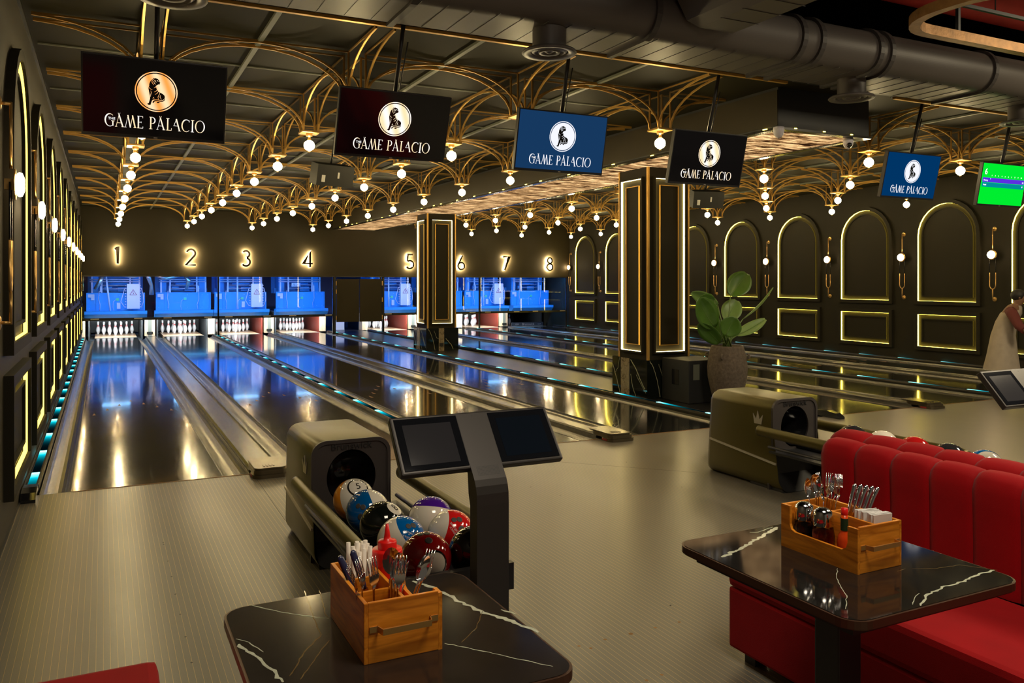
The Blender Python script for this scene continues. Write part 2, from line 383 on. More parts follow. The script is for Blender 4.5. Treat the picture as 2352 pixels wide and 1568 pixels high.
def text_mesh(s, size, depth=.001, al='CENTER'):
    cu = bpy.data.curves.new('t', 'FONT'); cu.body = s; cu.size = size; cu.extrude = depth; cu.align_x = al; cu.align_y = 'CENTER'; cu.resolution_u = 3
    o = bpy.data.objects.new('t', cu); C.objects.link(o); bpy.context.view_layer.update()
    me = bpy.data.meshes.new_from_object(o.evaluated_get(bpy.context.evaluated_depsgraph_get()))
    bpy.data.objects.remove(o); return me
def text(name, s, size, m, parent, loc, rot=(PI/2, 0, 0), depth=.001, sx=1):
    me = text_mesh(s, size, depth); me.materials.clear(); me.materials.append(m)
    o = bpy.data.objects.new(name, me); C.objects.link(o); o.parent = parent; o.location = loc; o.rotation_euler = rot; o.scale = (sx, 1, 1); return o

# ------------------------------------------------------------------ the setting
XL, XR, YF, YM, YB = -.533, 14.2, 6.95, 24.2, 28.6
ZC, ZV = 3.53, 4.75
def zf(u_, v_):
    t_ = (u_-W/2)/F; s_, c_ = math.sin(YAW), math.cos(YAW); k = CH/((v_-HY)/F); return ((s_+t_*c_)*k, (c_-t_*s_)*k)
fl = MB().box(XL-.15, 19, -3.0, YF, -.12, 0)
for mi, r_, pts in ((1, .0075, ((1330, 1483), (1390, 1468), (1505, 1441), (1560, 1428), (1357, 1488), (1520, 1549), (1485, 1562))), (1, .0105, ((1449, 1455),)),
                    (2, .005, ((375, 1246), (376, 1250), (386, 1288), (394, 1324), (403, 1364), (414, 1410), (426, 1462), (440, 1521), (1566, 1118), (1439, 1061), (1219, 1118), (1287, 1138), (1540, 1390)))):
    for q in pts:
        x, y = zf(*q); fl.mat(mi).prism([(x+r_*math.cos(a), y+r_*math.sin(a)) for a in [2*PI*i/12 for i in range(12)]], -.001, .0004)
for a_, b_ in (((1215, 1055), (1602, 1085)), ((583, 1090), (655, 1195))):
    a_, b_ = zf(*a_), zf(*b_); fl.mat(2).ribbon([a_, b_], .003, -.001, .0004, 'z')
struct('floor', fl, [m_appr, m_rust, m_black])
struct('floor_aisle', MB().box(6.30, 7.45, YF, YB, -.12, -.002), m_aisle)
struct('floor_under_lanes', MB().box(XL-.15, XR+.15, YF, YB, -.30, -.13), m_black)
struct('wall_left', MB().box(XL-.15, XL, -3.0, YB, -.3, ZV), m_wallL)
struct('wall_right', MB().box(XR, XR+.15, YF+.0, YB, -.3, ZV), m_wall)
struct('wall_right_return', MB().box(XR+.15, 19, YF+.2, YF+.35, -.3, ZV), m_wall)
struct('wall_back', MB().box(XL-.15, XR+.15, YB, YB+.15, -.3, ZV), m_machd)
ZM = 1.715
struct('wall_mask', MB().box(XL, XR, YM, YM+.12, ZM, ZC+.25), m_mask)
struct('ceiling', MB().box(XL, XR, 6.02, YM, ZC, ZC+.06), m_ceil)
struct('ceiling_bay', MB().box(XL, XR, YM+.12, YB, 2.3, 2.4), m_machd)
struct('ceiling_upper', MB().box(XL-.15, 19, -3.0, YB+.15, ZV, ZV+.1), m_void)
struct('trim_1', MB().box(XL, XR, YM-.02, YM, ZM-.02, ZM+.012), m_rail)
struct('trim_2', MB().box(XL, XR, 5.98, 6.02, ZC-.01, ZC+.16), m_black)
struct('trim_3', MB().box(XL, 5.98, 5.995, 6.03, ZC-.035, ZC-.012).box(7.5, XR, 5.995, 6.03, ZC-.035, ZC-.012), m_gold)
struct('baseboard_left', MB().box(XL, XL+.012, -3, YF-.2, 0, .012), m_black)
struct('trim_4', MB().box(XL+.33, 5.98, YF-.012, YF, .0005, .003).box(7.78, XR-.2, YF-.012, YF, .0005, .003), m_rust)
struct('trim_5', MB().box(XL, XL+.02, 6.0, YM, ZC-.03, ZC), m_rail)
g = MB()
for xm in (1.14, 2.75, 4.36): g.box(xm-.02, xm+.02, 6.05, YM-.05, ZC-.025, ZC-.002)
for k in range(11): g.box(XL+.05, 6.0, 6.05+1.75*k-.008, 6.05+1.75*k+.008, ZC-.012, ZC-.001)
for xm in (9.07, 10.75, 12.5): g.box(xm-.02, xm+.02, 6.05, YM-.05, ZC-.025, ZC-.002)
for k in range(11): g.box(7.5, XR-.05, 6.05+1.75*k-.008, 6.05+1.75*k+.008, ZC-.012, ZC-.001)
struct('trim_6', g, m_batten)

# beam over the pillars with a lit stone panel below
b = thing('ceiling_beam', 'long dark boxed beam over the pillars with a lit brown stone panel underneath', 'beam', (6.1, 6.25, 0))
obj('casing', MB().box(0, 1.3, 0, YM-6.25, 3.125, ZC+.02), m_black, b)
obj('side_panel', MB().box(-.012, -.002, .0, YM-6.27, 3.14, ZC-.03), m_mask, b)
obj('stone_panel', MB().box(.07, 1.23, .07, YM-6.3, 3.112, 3.122), m_stone, b)
obj('metal_edge', MB().ring([(-.02, -.02), (1.32, -.02), (1.32, YM-6.26), (-.02, YM-6.26)], [(.07, .07), (1.23, .07), (1.23, YM-6.3), (.07, YM-6.3)], 3.10, 3.124), m_rail, b)
led = MB()
for i in range(26):
    y = .2+i*.68+random.uniform(-.2, .2); led.box(-.028, -.021, y, y+.06, 3.118, 3.126)
    if i % 2: led.box(1.321, 1.328, y, y+.05, 3.118, 3.126)
for i in range(3): led.box(.2+.4*i, .23+.4*i, -.028, -.021, 3.118, 3.126)
obj('led_strip', led, m_led, b)

# ------------------------------------------------------------------ pillars
def rectpts(x0, x1, y0, y1): return [(x0, y0), (x1, y0), (x1, y1), (x0, y1)]
def pillar(y, label):
    p = thing('pillar', label, 'pillar', (6.52, y, 0))
    obj('shaft', MB().box(0, .68, 0, .68, .5, 3.10), m_wall, p)
    pb = MB().box(-.05, .73, -.05, .78, 0, .515).mat(1); random.seed(4)
    def jag(pts, w_, h0, h1, ax):
        Q = []
        for a, b_ in zip(pts, pts[1:]):
            for i in range(6): Q.append((a[0]+(b_[0]-a[0])*i/6+random.uniform(-.004, .004), a[1]+(b_[1]-a[1])*i/6+random.uniform(-.004, .004)))
        pb.ribbon(Q+[pts[-1]], w_, h0, h1, ax)
    jag([(.77, .40), (.68, .22), (.58, .0)], .012, -.0512, -.0498, 'x'); jag([(.33, .50), (.20, .38), (.10, .24), (.0, .13)], .014, -.0512, -.0498, 'x')
    jag([(.33, .30), (.28, .12), (.20, .0)], .008, -.0512, -.0498, 'x'); jag([(.20, .30), (.08, .18), (-.02, .08)], .006, -.0512, -.0498, 'x'); jag([(.60, .51), (.64, .36), (.72, .28)], .005, -.0512, -.0498, 'x')
    jag([(.0, .50), (.06, .40), (.12, .22), (.16, .02)], .008, -.0512, -.0498, 'y'); jag([(.42, .28), (.55, .14), (.60, .03)], .010, -.0512, -.0498, 'y'); jag([(.14, .46), (.2, .3), (.3, .26)], .005, -.0512, -.0498, 'y')
    pl = obj('plinth', pb, [m_plinth, m_veinp], p)
    obj('cream_stripe', MB().box(-.056, -.049, .36, .56, 0, .513), m_cream, pl)
    obj('cream_stripe', MB().box(.25, .38, -.056, -.049, 0, .513), m_cream, pl)
    obj('socket', MB().box(.265, .365, -.062, -.054, .1, .18), m_black, pl)
    obj('corner_trim', MB().box(-.008, .022, -.008, .022, .515, 3.1), m_gold, p)
    obj('corner_trim', MB().box(.66, .688, -.008, .02, .515, 3.1), m_gold, p)
    obj('corner_trim', MB().box(-.008, .02, .66, .688, .515, 3.1), m_gold, p)
    for side in (0, 1):
        ax = 'y' if side == 0 else 'x'
        def sp(a, h, dd): return a
        o_, i_ = rectpts(.10, .585, .62, 2.95), rectpts(.135, .55, .655, 2.915)
        obj('panel_moulding', MB().ring(rectpts(.075, .61, .595, 2.975), o_, -.045, 0, ax), m_wall, p)
        obj('led_strip', MB().ring(rectpts(.099, .586, .619, 2.951), rectpts(.104, .581, .624, 2.946), -.034, -.006, ax), m_ledw, p)
        obj('inner_moulding', MB().ring(rectpts(.185, .50, .705, 2.865), rectpts(.193, .492, .713, 2.857), -.020, 0, ax), m_gold, p)
pillar(9.05, 'near square dark pillar with warm light frames on a black marble plinth')
pillar(17.4, 'far square dark pillar with warm light frames, between lane numbers 5 and 6')

# ------------------------------------------------------------------ lanes, gutters, dividers
LC = [.325, 2.09, 3.675, 5.44, 8.32, 10.08, 11.66, 13.40]
YE = 25.29
lane_me = mesh(MB().box(-.533, .533, YF, YE, -.1, 0), m_lane, 'lane')
arr = MB()
arr.prism([(-.018, 0), (.018, 0), (0, .16)], .0006, .0014)
arrow_me = mesh(arr, m_rust, 'arrows')
gut_prof = [(-.1055, .003), (-.100, .003)]+[(-.100*math.cos(PI*q/12), .0-.07*math.sin(PI*q/12)) for q in range(1, 12)]+[(.100, .003), (.1055, .003), (.1055, -.1), (-.1055, -.1)]
gut_me = mesh(MB().prism(gut_prof, YF, YE, 'y'), m_gut, 'gutter')
for i, x in enumerate(LC):
    n = i+1
    t = thing('bowling_lane', f'glossy black bowling lane below the wall number {n}', 'bowling lane', (x, 0, 0), group='bowling lanes')
    obj('lane_surface', lane_me, None, t)
    for q in range(-3, 4): obj('arrow_marking', arrow_me, None, t, (q*.14, YF+4.9-abs(q)*.35, 0))
    for s_, nm in ((-1, 'left'), (1, 'right')):
        gx = x+s_*(.533+.1065)
        o = obj('gutter', gut_me, None, None, (gx, 0, 0)); tag(o, f'grey metal gutter along the {nm} side of lane {n}', 'gutter', 'lane gutters')
def wide_div(x, lab, h=.1335):
    t = thing('lane_divider', lab, 'lane divider', (x, 0, 0), group='wide lane dividers')
    y0 = 7.02
    pr = [(-h, -.1), (-h, .03), (-h+.012, .045), (-h+.03, .045), (-h+.036, .03), (h-.036, .03), (h-.03, .045), (h-.012, .045), (h, .03), (h, -.1)]
    obj('cover_plate', MB().prism(pr, y0, YE, 'y'), m_cap, t)
    c = MB(); out = rrect(-h-.012, h+.012, 6.72, 6.945, .07, 5)
    c.prism(out, .0, .028).mat(1); c.prism(rrect(-h, h, 6.74, 7.12, .06, 5), .028, .06).prism(rrect(-h+.01, h-.01, 6.77, 7.2, .05, 5), .06, .075)
    for k in range(4): c.box(-.05+k*.025, -.038+k*.025, 6.83, 6.9, .075, .079)
    obj('end_cap', c, [m_capb, m_capb], t)
    obj('red_reflector', MB().box(-h-.016, -h-.01, 6.80, 6.88, .006, .024).box(h+.01, h+.016, 6.80, 6.88, .006, .024), m_redrub, t)
    return t
wide_div(1.2075, 'wide metal divider with rounded end between lanes 1 and 2')
wide_div(4.5575, 'wide metal divider with rounded end between lanes 3 and 4')
wide_div(9.20, 'wide metal divider with rounded end between lanes 5 and 6', .1305)
wide_div(12.53, 'wide metal divider between lanes 7 and 8', .121)
def led_rail(x, hw, lab, side=1):
    t = thing('lane_divider', lab, 'lane divider', (x, 0, 0), group='narrow dividers with cyan light points')
    pr = [(-hw, -.1), (-hw, .035), (-hw*.75, .052), (hw*.75, .052), (hw, .035), (hw, -.1)]
    obj('rail', MB().prism(pr, 7.05, YE, 'y'), m_rail, t)
    obj('led_strip', MB().box(-hw*.55, hw*.55, 7.08, YE-.3, .052, .056), m_cyan, t)
    obj('edge_strip', MB().box(hw*.8, hw+.004, 7.05, YE, .03, .056), m_cap, t)
    obj('edge_strip', MB().box(-hw-.004, -hw*.8, 7.05, YE, .03, .056), m_cap, t)
    ec = [(-hw, 0, .05), (0, 0, .05)]
    c = MB().prism([(6.72, 0), (6.72, .022), (6.78, .06), (6.9, .075), (7.06, .062), (7.06, 0)], -hw, hw, 'x')
    obj('end_cap', c, m_blackgl, t)
led_rail(-.4765, .048, 'narrow divider with cyan light points along the left wall beside lane 1')
led_rail(2.8825, .040, 'narrow divider with cyan light points between lanes 2 and 3')
led_rail(6.235, .042, 'narrow divider with cyan light points between lane 4 and the pillar aisle')
led_rail(7.525, .042, 'narrow divider with cyan light points between the pillar aisle and lane 5')
led_rail(10.87, .038, 'narrow divider with cyan light points between lanes 6 and 7')
led_rail(14.172, .020, 'narrow divider with cyan light points along the right wall beside lane 8')

# ------------------------------------------------------------------ wall panels with hidden light strips
def arch_pts(w_, z0, zt, n=14):
    h = w_/2; zs = zt-h
    return [(-h, z0), (h, z0)]+[(h*math.cos(PI*i/n), zs+h*math.sin(PI*i/n)) for i in range(n+1)]
def wall_panel_meshes():
    o = {}
    for k, f in (('arch', lambda d: arch_pts(1.35-2*d, 1.12+d, 3.11-d)), ('low', lambda d: rectpts(-.675+d, .675-d, .245+d, 1.0-d))):
        o[k] = (mesh(MB().ring(f(0), f(.07), 0, .055, 'x'), m_wall, 'moulding'),
                mesh(MB().ring(f(.069), f(.073), .006, .034, 'x'), m_led, 'led'),
                mesh(MB().ring(f(.15), f(.175), 0, .028, 'x'), m_wall, 'inner'),
                mesh(MB().prism(f(.175), 0, .008, 'x'), m_wall, 'field'))
    return o
PM = wall_panel_meshes(); PMD = {}
for k_ in PM:
    PMD[k_] = PM[k_][1].copy(); PMD[k_].materials.clear(); PMD[k_].materials.append(m_ledL)
def wall_panel(kind, x, y, flip, label, group):
    t = thing('arched_wall_panel' if kind == 'arch' else 'low_wall_panel', label, 'wall panel', (x, y, 0), (0, 0, PI if flip else 0), group)
    for q, (nm, me) in enumerate(zip(('outer_moulding', 'led_strip', 'inner_moulding', 'panel_field'), PM[kind])):
        if q == 1 and not flip: me = PMD[kind]
        obj(nm, me, None, t)
def nth(k, n, near, far):
    return f'{ORD[k]} from {near}' if k <= n//2 else f'{ORD[n-1-k]} from {far}'
NR = 9
for k in range(NR):
    y = 8.37+1.85*k
    wall_panel('arch', XR, y, True, f'tall arched light-framed panel on right wall, {nth(k, NR, "the near end", "the back wall")}', 'arched panels on the right wall')
    wall_panel('low', XR, y, True, f'low rectangular light-framed panel on right wall, {nth(k, NR, "the near end", "the back wall")}', 'low panels on the right wall')
NL = 10
for k in range(NL):
    y = 6.43+1.9*k-.0
    wall_panel('arch', XL, y, False, f'tall arched light-framed panel on left wall, {nth(k, NL, "the camera", "the back wall")}', 'arched panels on the left wall')
    wall_panel('low', XL, y, False, f'low rectangular light-framed panel on left wall, {nth(k, NL, "the camera", "the back wall")}', 'low panels on the left wall')

# sconces: +x points away from the wall
sc0 = thing('wall_sconce', '', 'wall lamp', group='wall sconces')
obj('rosette', MB().lathe([(0, 0), (.04, 0), (.042, .008), (.03, .014), (0, .016)], 16, (0, 0, 2.50), ax='x').tube([(0, 0, 2.5), (.06, 0, 2.5)], .01), m_brass, sc0)
obj('rosette', MB().lathe([(0, 0), (.04, 0), (.042, .008), (.03, .014), (0, .016)], 16, (0, 0, 1.25), ax='x').tube([(0, 0, 1.25), (.06, 0, 1.25)], .01), m_brass, sc0)
obj('upper_rod', MB().tube([(.06, 0, 2.51), (.06, 0, 2.13)], .009), m_brass, sc0)
u = [(.06, -.055, 1.72), (.06, -.055, 1.50)]+[(.06, -.055*math.cos(a), 1.50-.07*math.sin(a)) for a in [PI*i/8 for i in range(1, 8)]]+[(.06, .055, 1.50), (.06, .055, 1.72)]
obj('fork', MB().tube(u, .008).tube([(.06, 0, 1.43), (.06, 0, 1.24)], .009), m_brass, sc0)
obj('black_rods', MB().tube([(.06, -.055, 1.72), (.06, -.055, 2.05)], .005).tube([(.06, .055, 1.72), (.06, .055, 2.05)], .005), m_blackgl, sc0)
obj('socket', MB().box(.03, .075, -.025, .025, 2.01, 2.07), m_brass, sc0)
bb = obj('lamp_disc', MB().lathe([(0, .13), (.04, .128), (.066, .118), (.07, .105), (.066, .095), (0, .09)], 18, (0, 0, 2.04), ax='x'), m_disc, sc0)
obj('back_plate', MB().lathe([(0, .078), (.09, .08), (.09, .085), (0, .088)], 20, (0, 0, 2.04), ax='x'), m_brass, sc0)
for k in range(9):
    y = 9.30+1.85*k; lab = f'brass tuning-fork sconce on right wall, {nth(k, 9, "the near end", "the back wall")}'
    if k == 0: sc0.location = (XR, y, 0); sc0.rotation_euler = (0, 0, PI); sc0['label'] = lab
    else: dup(sc0, (XR, y, 0), lab, (0, 0, PI))
for k in range(11):
    dup(sc0, (XL, 5.49+1.9*k-.0, .08), f'brass tuning-fork sconce on left wall, {nth(k, 11, "the camera", "the back wall")}', (0, 0, 0))

# ------------------------------------------------------------------ gold lattice pendants under the ceiling
HX, HYc, PZ, s2 = .80, .87, 3.14, .075
fr = MB(); mp_ = MB(); hx2 = HX
def rib(pts, w1): 
    fr.tube(pts, w1, 4, False)
for ax_, half in ((0, HX), (1, HYc)):
    for sg in (-1, 1):
        for off in (-s2, s2):
            pts = []
            for i in range(9):
                a = PI/2*i/8; r = s2+(half-s2)*(1-math.cos(a)); z = PZ+(ZC-.03-PZ)*math.sin(a)
                pts.append((sg*r, off, z) if ax_ == 0 else (off, sg*r, z))
            rib(pts, .011)
            top = [(sg*s2, off, ZC-.02), (sg*half, off, ZC-.02)] if ax_ == 0 else [(off, sg*s2, ZC-.02), (off, sg*half, ZC-.02)]
            fr.tube(top, .009, 4, False)
            base = (sg*s2, off, ZC-.02) if ax_ == 0 else (off, sg*s2, ZC-.02)
            for a_, b_ in zip(pts, pts[1:]): mp_.face([a_, b_, base])
        # perforated strip between the twin ribs
for sx in (-1, 1):
    for sy in (-1, 1): fr.tube([(sx*s2, sy*s2, PZ), (sx*s2, sy*s2, ZC-.01)], .011, 4, False)
fr_me = mesh(fr, m_gold, 'lattice'); mp_me = mesh(mp_, m_mesh, 'infill')
plate_me = mesh(MB().box(-.095, .095, -.095, .095, PZ-.022, PZ, .004), m_brass, 'plate')
sock_me = mesh(MB().lathe([(0, PZ-.02), (.034, PZ-.02), (.034, PZ-.05), (.014, PZ-.052), (.014, PZ-.075), (.02, PZ-.085), (.02, PZ-.095), (0, PZ-.095)], 14), m_brass, 'socket')
tip_me = mesh(MB().ball((0, 0, PZ-.212), .014, 1), m_brass, 'tip')
bulb_me = mesh(MB().ball((0, 0, PZ-.147), .057, 2), m_bulb, 'bulb')
pen0 = thing('lattice_pendant', '', 'ceiling lamp', (0, 0, 0), group='gold lattice pendants with globe bulbs')
for nm, me in (('arch_frame', fr_me), ('wire_mesh', mp_me), ('base_plate', plate_me), ('lamp_socket', sock_me), ('globe_bulb', bulb_me), ('bulb_tip', tip_me)): obj(nm, me, None, pen0)
first = True
for bay, xs in (('left', [.335, 1.94, 3.55, 5.16]), ('right', [8.23, 9.91, 11.6, 13.37])):
    for r in range(10):
        for j, x in enumerate(xs):
            y = 22.70-1.75*r
            lab = f'gold lattice pendant lamp, {bay} bay, {"front row" if r == 9 else ORD[r]+" row from back wall"}, {ORD[j]} from left'
            if first: pen0.location = (x, y, 0); pen0['label'] = lab; first = False
            else: dup(pen0, (x, y, 0), lab)

# ------------------------------------------------------------------ televisions
def tiger(mb_ink, mb_lite, s, cx, cz, y):
    """seated tiger emblem, built from outlines; s = metres per drawing unit"""
    def T(p): return (cx+(p[0]-615)*s, cz-(p[1]-598-(p[0]-615)*.10)*s)
    sil = [(545, 298), (560, 312), (590, 303), (640, 322), (668, 350), (672, 378), (690, 402), (680, 415), (686, 430), (668, 443), (650, 438), (625, 455), (608, 464), (600, 482), (612, 505), (622, 540), (640, 572), (662, 600), (690, 612), (740, 640), (775, 672), (788, 705), (782, 742), (770, 770), (740, 785), (700, 786), (660, 768), (600, 765), (540, 775), (522, 805), (505, 872), (470, 878), (437, 856), (440, 845), (465, 836), (478, 790), (490, 740), (488, 680), (470, 600), (456, 530), (458, 495), (470, 470), (470, 430), (485, 385), (510, 345), (540, 322)]
    mb_ink.prism([T(p) for p in sil], y-.0012, y, 'y')
    mb_ink.ribbon([T(p) for p in [(788, 752), (770, 785), (735, 800), (690, 795), (640, 785), (595, 785), (560, 805), (553, 832)]], [10*s, 18*s, 24*s, 26*s, 26*s, 26*s, 26*s, 28*s], y-.0012, y, 'y')
    mb_ink.prism([T(p) for p in [(655+32*math.cos(a), 825+15*math.sin(a)) for a in [2*PI*i/10 for i in range(10)]]], y-.0012, y, 'y')
    for st in ([(565, 325), (528, 350), (522, 390), (560, 450)], [(578, 345), (560, 375), (572, 415), (602, 437)], [(600, 350), (590, 368), (600, 385), (612, 395)], [(625, 352), (650, 372)], [(565, 512), (590, 502), (606, 482)], [(462, 490), (490, 530), (535, 552)], [(502, 570), (515, 610), (505, 650), (496, 700)], [(570, 600), (605, 585), (632, 550)], [(588, 652), (625, 635), (655, 590)], [(685, 610), (672, 660), (648, 705), (660, 768)], [(700, 670), (688, 710), (720, 762)], [(545, 740), (560, 712), (575, 738)], [(530, 780), (560, 768), (640, 768), (735, 785), (775, 758)]):
        mb_lite.ribbon([T(p) for p in st], [4*s]+[9*s]*(len(st)-2)+[4*s] if len(st) > 2 else 11*s, y-.0022, y-.0012, 'y')
# art-deco lettering, each glyph as thick and thin strokes in a unit-high box: (width, strokes)
TK, TN, SF = .15, .045, .05
def V(x, w_=TK): return ([(x, 0), (x, 1)], w_)
def srf(x, z, l=.2): return ([(x-l/2, z), (x+l/2, z)], SF)
GLY = {
 'G': (.86, [(arc(.45, .5, .42, 50, 310, 14, .5), [.05, .06, .09, .12, .15, .16, .16, .16, .15, .12, .09, .07, .06, .05, .05]), ([(.72, .05), (.72, .42)], .13), srf(.72, .44, .3)]),
 'A': (.80, [([(.34, .98), (.70, 0)], .15), ([(.34, .95), (.08, 0)], TN), ([(.16, .32), (.58, .32)], TN), srf(.08, .02, .2), srf(.70, .02, .26), ([(.34, .96), (.26, 1.12)], .04), ([(.36, .96), (.44, 1.12)], .04)]),
 'M': (1.02, [([(.05, 0), (.30, 1)], TN), ([(.28, 1), (.52, .0)], .14), ([(.52, 0), (.72, 1)], TN), ([(.70, 1), (.96, 0)], .15), srf(.05, .02), srf(.94, .02, .26)]),
 'E': (.62, [V(.16), ([(.05, .98), (.56, .98)], SF), ([(.05, .02), (.58, .02)], SF), ([(.16, .5), (.42, .5)], TN), ([(.56, .98), (.56, .84)], TN), ([(.58, .02), (.58, .16)], TN), ([(.42, .44), (.42, .56)], TN)]),
 'P': (.66, [V(.18), (arc(.26, .72, .32, 90, -90, 10, .27), [.05, .07, .1, .12, .13, .13, .13, .12, .1, .07, .05]), srf(.18, .02, .32), ([(.05, .98), (.26, .98)], SF)]),
 'L': (.56, [V(.18), srf(.18, .98, .3), ([(.05, .02), (.54, .02)], SF), ([(.54, .02), (.54, .2)], TN)]),
 'a': (.80, [([(.36, 1.0), (.70, 0)], .15), ([(.36, .95), (.14, .42)], TN), ([(.10, .42), (.56, .42)], TN), srf(.70, .02, .26)]),
 'C': (.82, [(arc(.47, .5, .42, 48, 312, 14, .5), [.05, .06, .09, .12, .15, .15, .15, .15, .15, .12, .09, .07, .06, .05, .05]), ([(.75, .8), (.75, .96)], TN)]),
 'I': (.36, [V(.18), srf(.18, .98, .3), srf(.18, .02, .3)]),
 'O': (.98, [(arc(.48, .5, .43, 0, 360, 20, .5), [.15, .14, .11, .08, .06, .05, .06, .08, .11, .14, .15, .14, .11, .08, .06, .05, .06, .08, .11, .14, .15])]),
 ' ': (.30, [])}
def lettering(mb, seq, x0, z0, h, y, k):
    x = x0
    for c in seq:
        gw, strokes = GLY[c]
        for pts, w_ in strokes:
            mb.ribbon([(x+p[0]*k, z0+p[1]*h) for p in pts], [q*k*.8 for q in w_] if isinstance(w_, list) else w_*k*.8, y-.002, y, 'y')
        x += (gw+.07)*k
    return x
def tv(i, cx, yb, ztop, zbot, wd, tilt, content, label, yaw=0):
    hgt = (ztop-zbot)
    t = thing('television', label, 'television', (cx, yb, zbot), (-math.atan2(tilt, hgt)*-1, 0, yaw), 'televisions hanging from the ceiling')
    t.rotation_euler = (math.atan2(tilt, hgt), 0, yaw)
    hh = math.hypot(hgt, tilt); h2 = wd/2
    obj('casing', MB().box(-h2, h2, 0, .045, 0, hh, .004), m_plastic, t)
    bgm = {'black': m_scr_bg, 'navy': m_scr_nv, 'blue': m_scr_bl, 'green': m_scr_gr}[content[0]]
    scn = obj('screen', MB().box(-h2+.012, h2-.012, -.002, .002, .022, hh-.012), bgm, t)
    if content[0] in ('navy', 'blue'):
        gl = MB().box(-h2+.012, h2-.012, -.0046, -.0042, .022, hh-.012)
    logo, lt = content[1], content[2]
    if content[0] != 'green':
        cz = hh*.60; s_ = wd*.147/428
        y0 = -.002
        ink, lite, disc = MB(), MB(), MB()
        circ = lambda r, n=36: [(r*math.cos(2*PI*i/n), cz+r*math.sin(2*PI*i/n)) for i in range(n)]
        disc.prism(circ(385*s_), y0-.002, y0, 'y').ring(circ(430*s_), circ(408*s_), y0-.002, y0, 'y')
        tiger(ink, lite, s_, 0, cz, y0-.002)
        obj('emblem_disc', disc, logo, scn); obj('emblem_tiger', ink, m_ink, scn); obj('emblem_stripes', lite, logo, scn)
        k_ = wd*.69/(sum(GLY[c][0] for c in 'GAME PALaCIO')+.77); x1 = -wd*.345
        for wrd in ('GAME', 'PALaCIO'):
            lm = MB(); x1 = lettering(lm, wrd, x1, hh*.125, hh*.155, y0, k_)+.44*k_; obj('word_lettering', lm, lt, scn)
        text('small_lettering', 'THE', hh*.045, m_white, scn, (-wd*.300, y0-.003, hh*.222))
    else:
        mk = obj('score_row', MB().box(-h2+.03, h2-.03, -.004, -.002, hh*.545, hh*.65), m_scr_pu, scn)
        text('name_text', 'Anurag', .026, m_white, mk, (-h2+.085, -.005, hh*.59)); text('score_text', '10', .03, m_white, mk, (h2-.06, -.005, hh*.585)); text('score_text', '3', .02, m_white, mk, (-h2+.17, -.005, hh*.628))
        mk = obj('score_row', MB().box(-h2+.03, h2-.03, -.004, -.002, hh*.435, hh*.535), m_scr_te, scn)
        text('name_text', 'Raavi', .026, m_white, mk, (-h2+.08, -.005, hh*.485)); text('score_text', '0', .03, m_white, mk, (h2-.06, -.005, hh*.485))
        text('lane_number', '6', .10, m_white, scn, (-h2+.075, -.004, hh*.78))
        for q in range(10): text('frame_number', str(q+1), .022, m_white, scn, (-h2+.19+q*.062, -.004, hh*.70))
    obj('stand_bracket', MB().box(-.09, .09, .045, .07, hh*.35, hh*.75), m_black, t)
    obj('hanging_pole', MB().xf(Matrix()).tube([(0, .07, hh*.7), (0, .03, hh*.7+(3.72-ztop)+.1)], .017, 8).tube([(.03, .06, hh*1.02), (.055, .05, hh+.38)], .005, 6), m_plastic, t)
    obj('badge', MB().box(-.012, .012, -.003, 0, .006, .012), m_silv, t)
tv(1, .33, 6.30, 3.085, 2.565, .925, .165, ('black', m_lgO, m_lgC), 'television with orange tiger emblem, leftmost of the hanging screens')
tv(2, 2.048, 6.30, 3.035, 2.54, .905, .18, ('black', m_lgC, m_lgC), 'dark television with cream tiger emblem, second hanging screen from the left')
tv(3, 3.588, 6.30, 3.033, 2.52, .89, .11, ('blue', m_lgW, m_lgW), 'blue-tinted television with white tiger emblem, third hanging screen from the left')
tv(4, 5.202, 6.30, 2.987, 2.492, .875, .12, ('black', m_lgC, m_lgC), 'dark television with pale tiger emblem in front of the near pillar')
tv(5, 8.072, 6.30, 2.987, 2.49, .868, .11, ('navy', m_lgW, m_lgW), 'navy blue television with white tiger emblem, second from the right')
tv(6, 9.70, 6.30, 2.975, 2.47, .85, .09, ('green', None, None), 'television showing a bright green score sheet, rightmost hanging screen')

# ------------------------------------------------------------------ back wall: numbers, glazing, doors
DIG = {
 '1': [[(-.13, .80), (.03, .97), (.03, 0)]],
 '2': [arc(0, .72, .235, 165, -38, 14)+[(-.27, .04), (.27, .04)]],
 '3': [arc(0, .74, .20, 150, -85, 12), arc(0, .27, .235, 85, -150, 14)],
 '4': [[(.30, .24), (-.27, .24), (.13, .97), (.13, 0)]],
 '5': [[(.22, .96), (-.12, .96), (-.17, .56)]+arc(0, .30, .26, 118, -150, 14)],
 '6': [[(.10, .98), (-.19, .42)], arc(0, .27, .235, 0, 360, 22)],
 '7': [[(-.25, .95), (.24, .95), (-.12, 0)]],
 '8': [arc(0, .735, .19, 0, 360, 20), arc(0, .27, .235, 0, 360, 22)]}
for n, (u_, v0, v1) in enumerate([(269, 568, 606), (438, 573, 610), (564, 577, 612), (706, 580, 614), (939, 585, 618), (1057, 588, 620), (1160, 590, 621), (1260, 592, 622)]):
    a, c_ = at(u_, v0, YM), at(u_, v1, YM); hgt = .47
    t = thing('wall_number', f'dark backlit numeral {n+1} on the back wall', 'wall number', (a.x, YM, c_.z), group='backlit lane numbers')
    f, bk = MB(), MB()
    for st in DIG[str(n+1)]:
        f.ribbon([(p[0]*hgt, p[1]*hgt) for p in st], .050, -.085, -.067, 'y'); bk.ribbon([(p[0]*hgt, p[1]*hgt) for p in st], .042, -.0665, -.050, 'y')
    obj('front', f, m_halog, t); obj('backlight', bk, m_num, t)
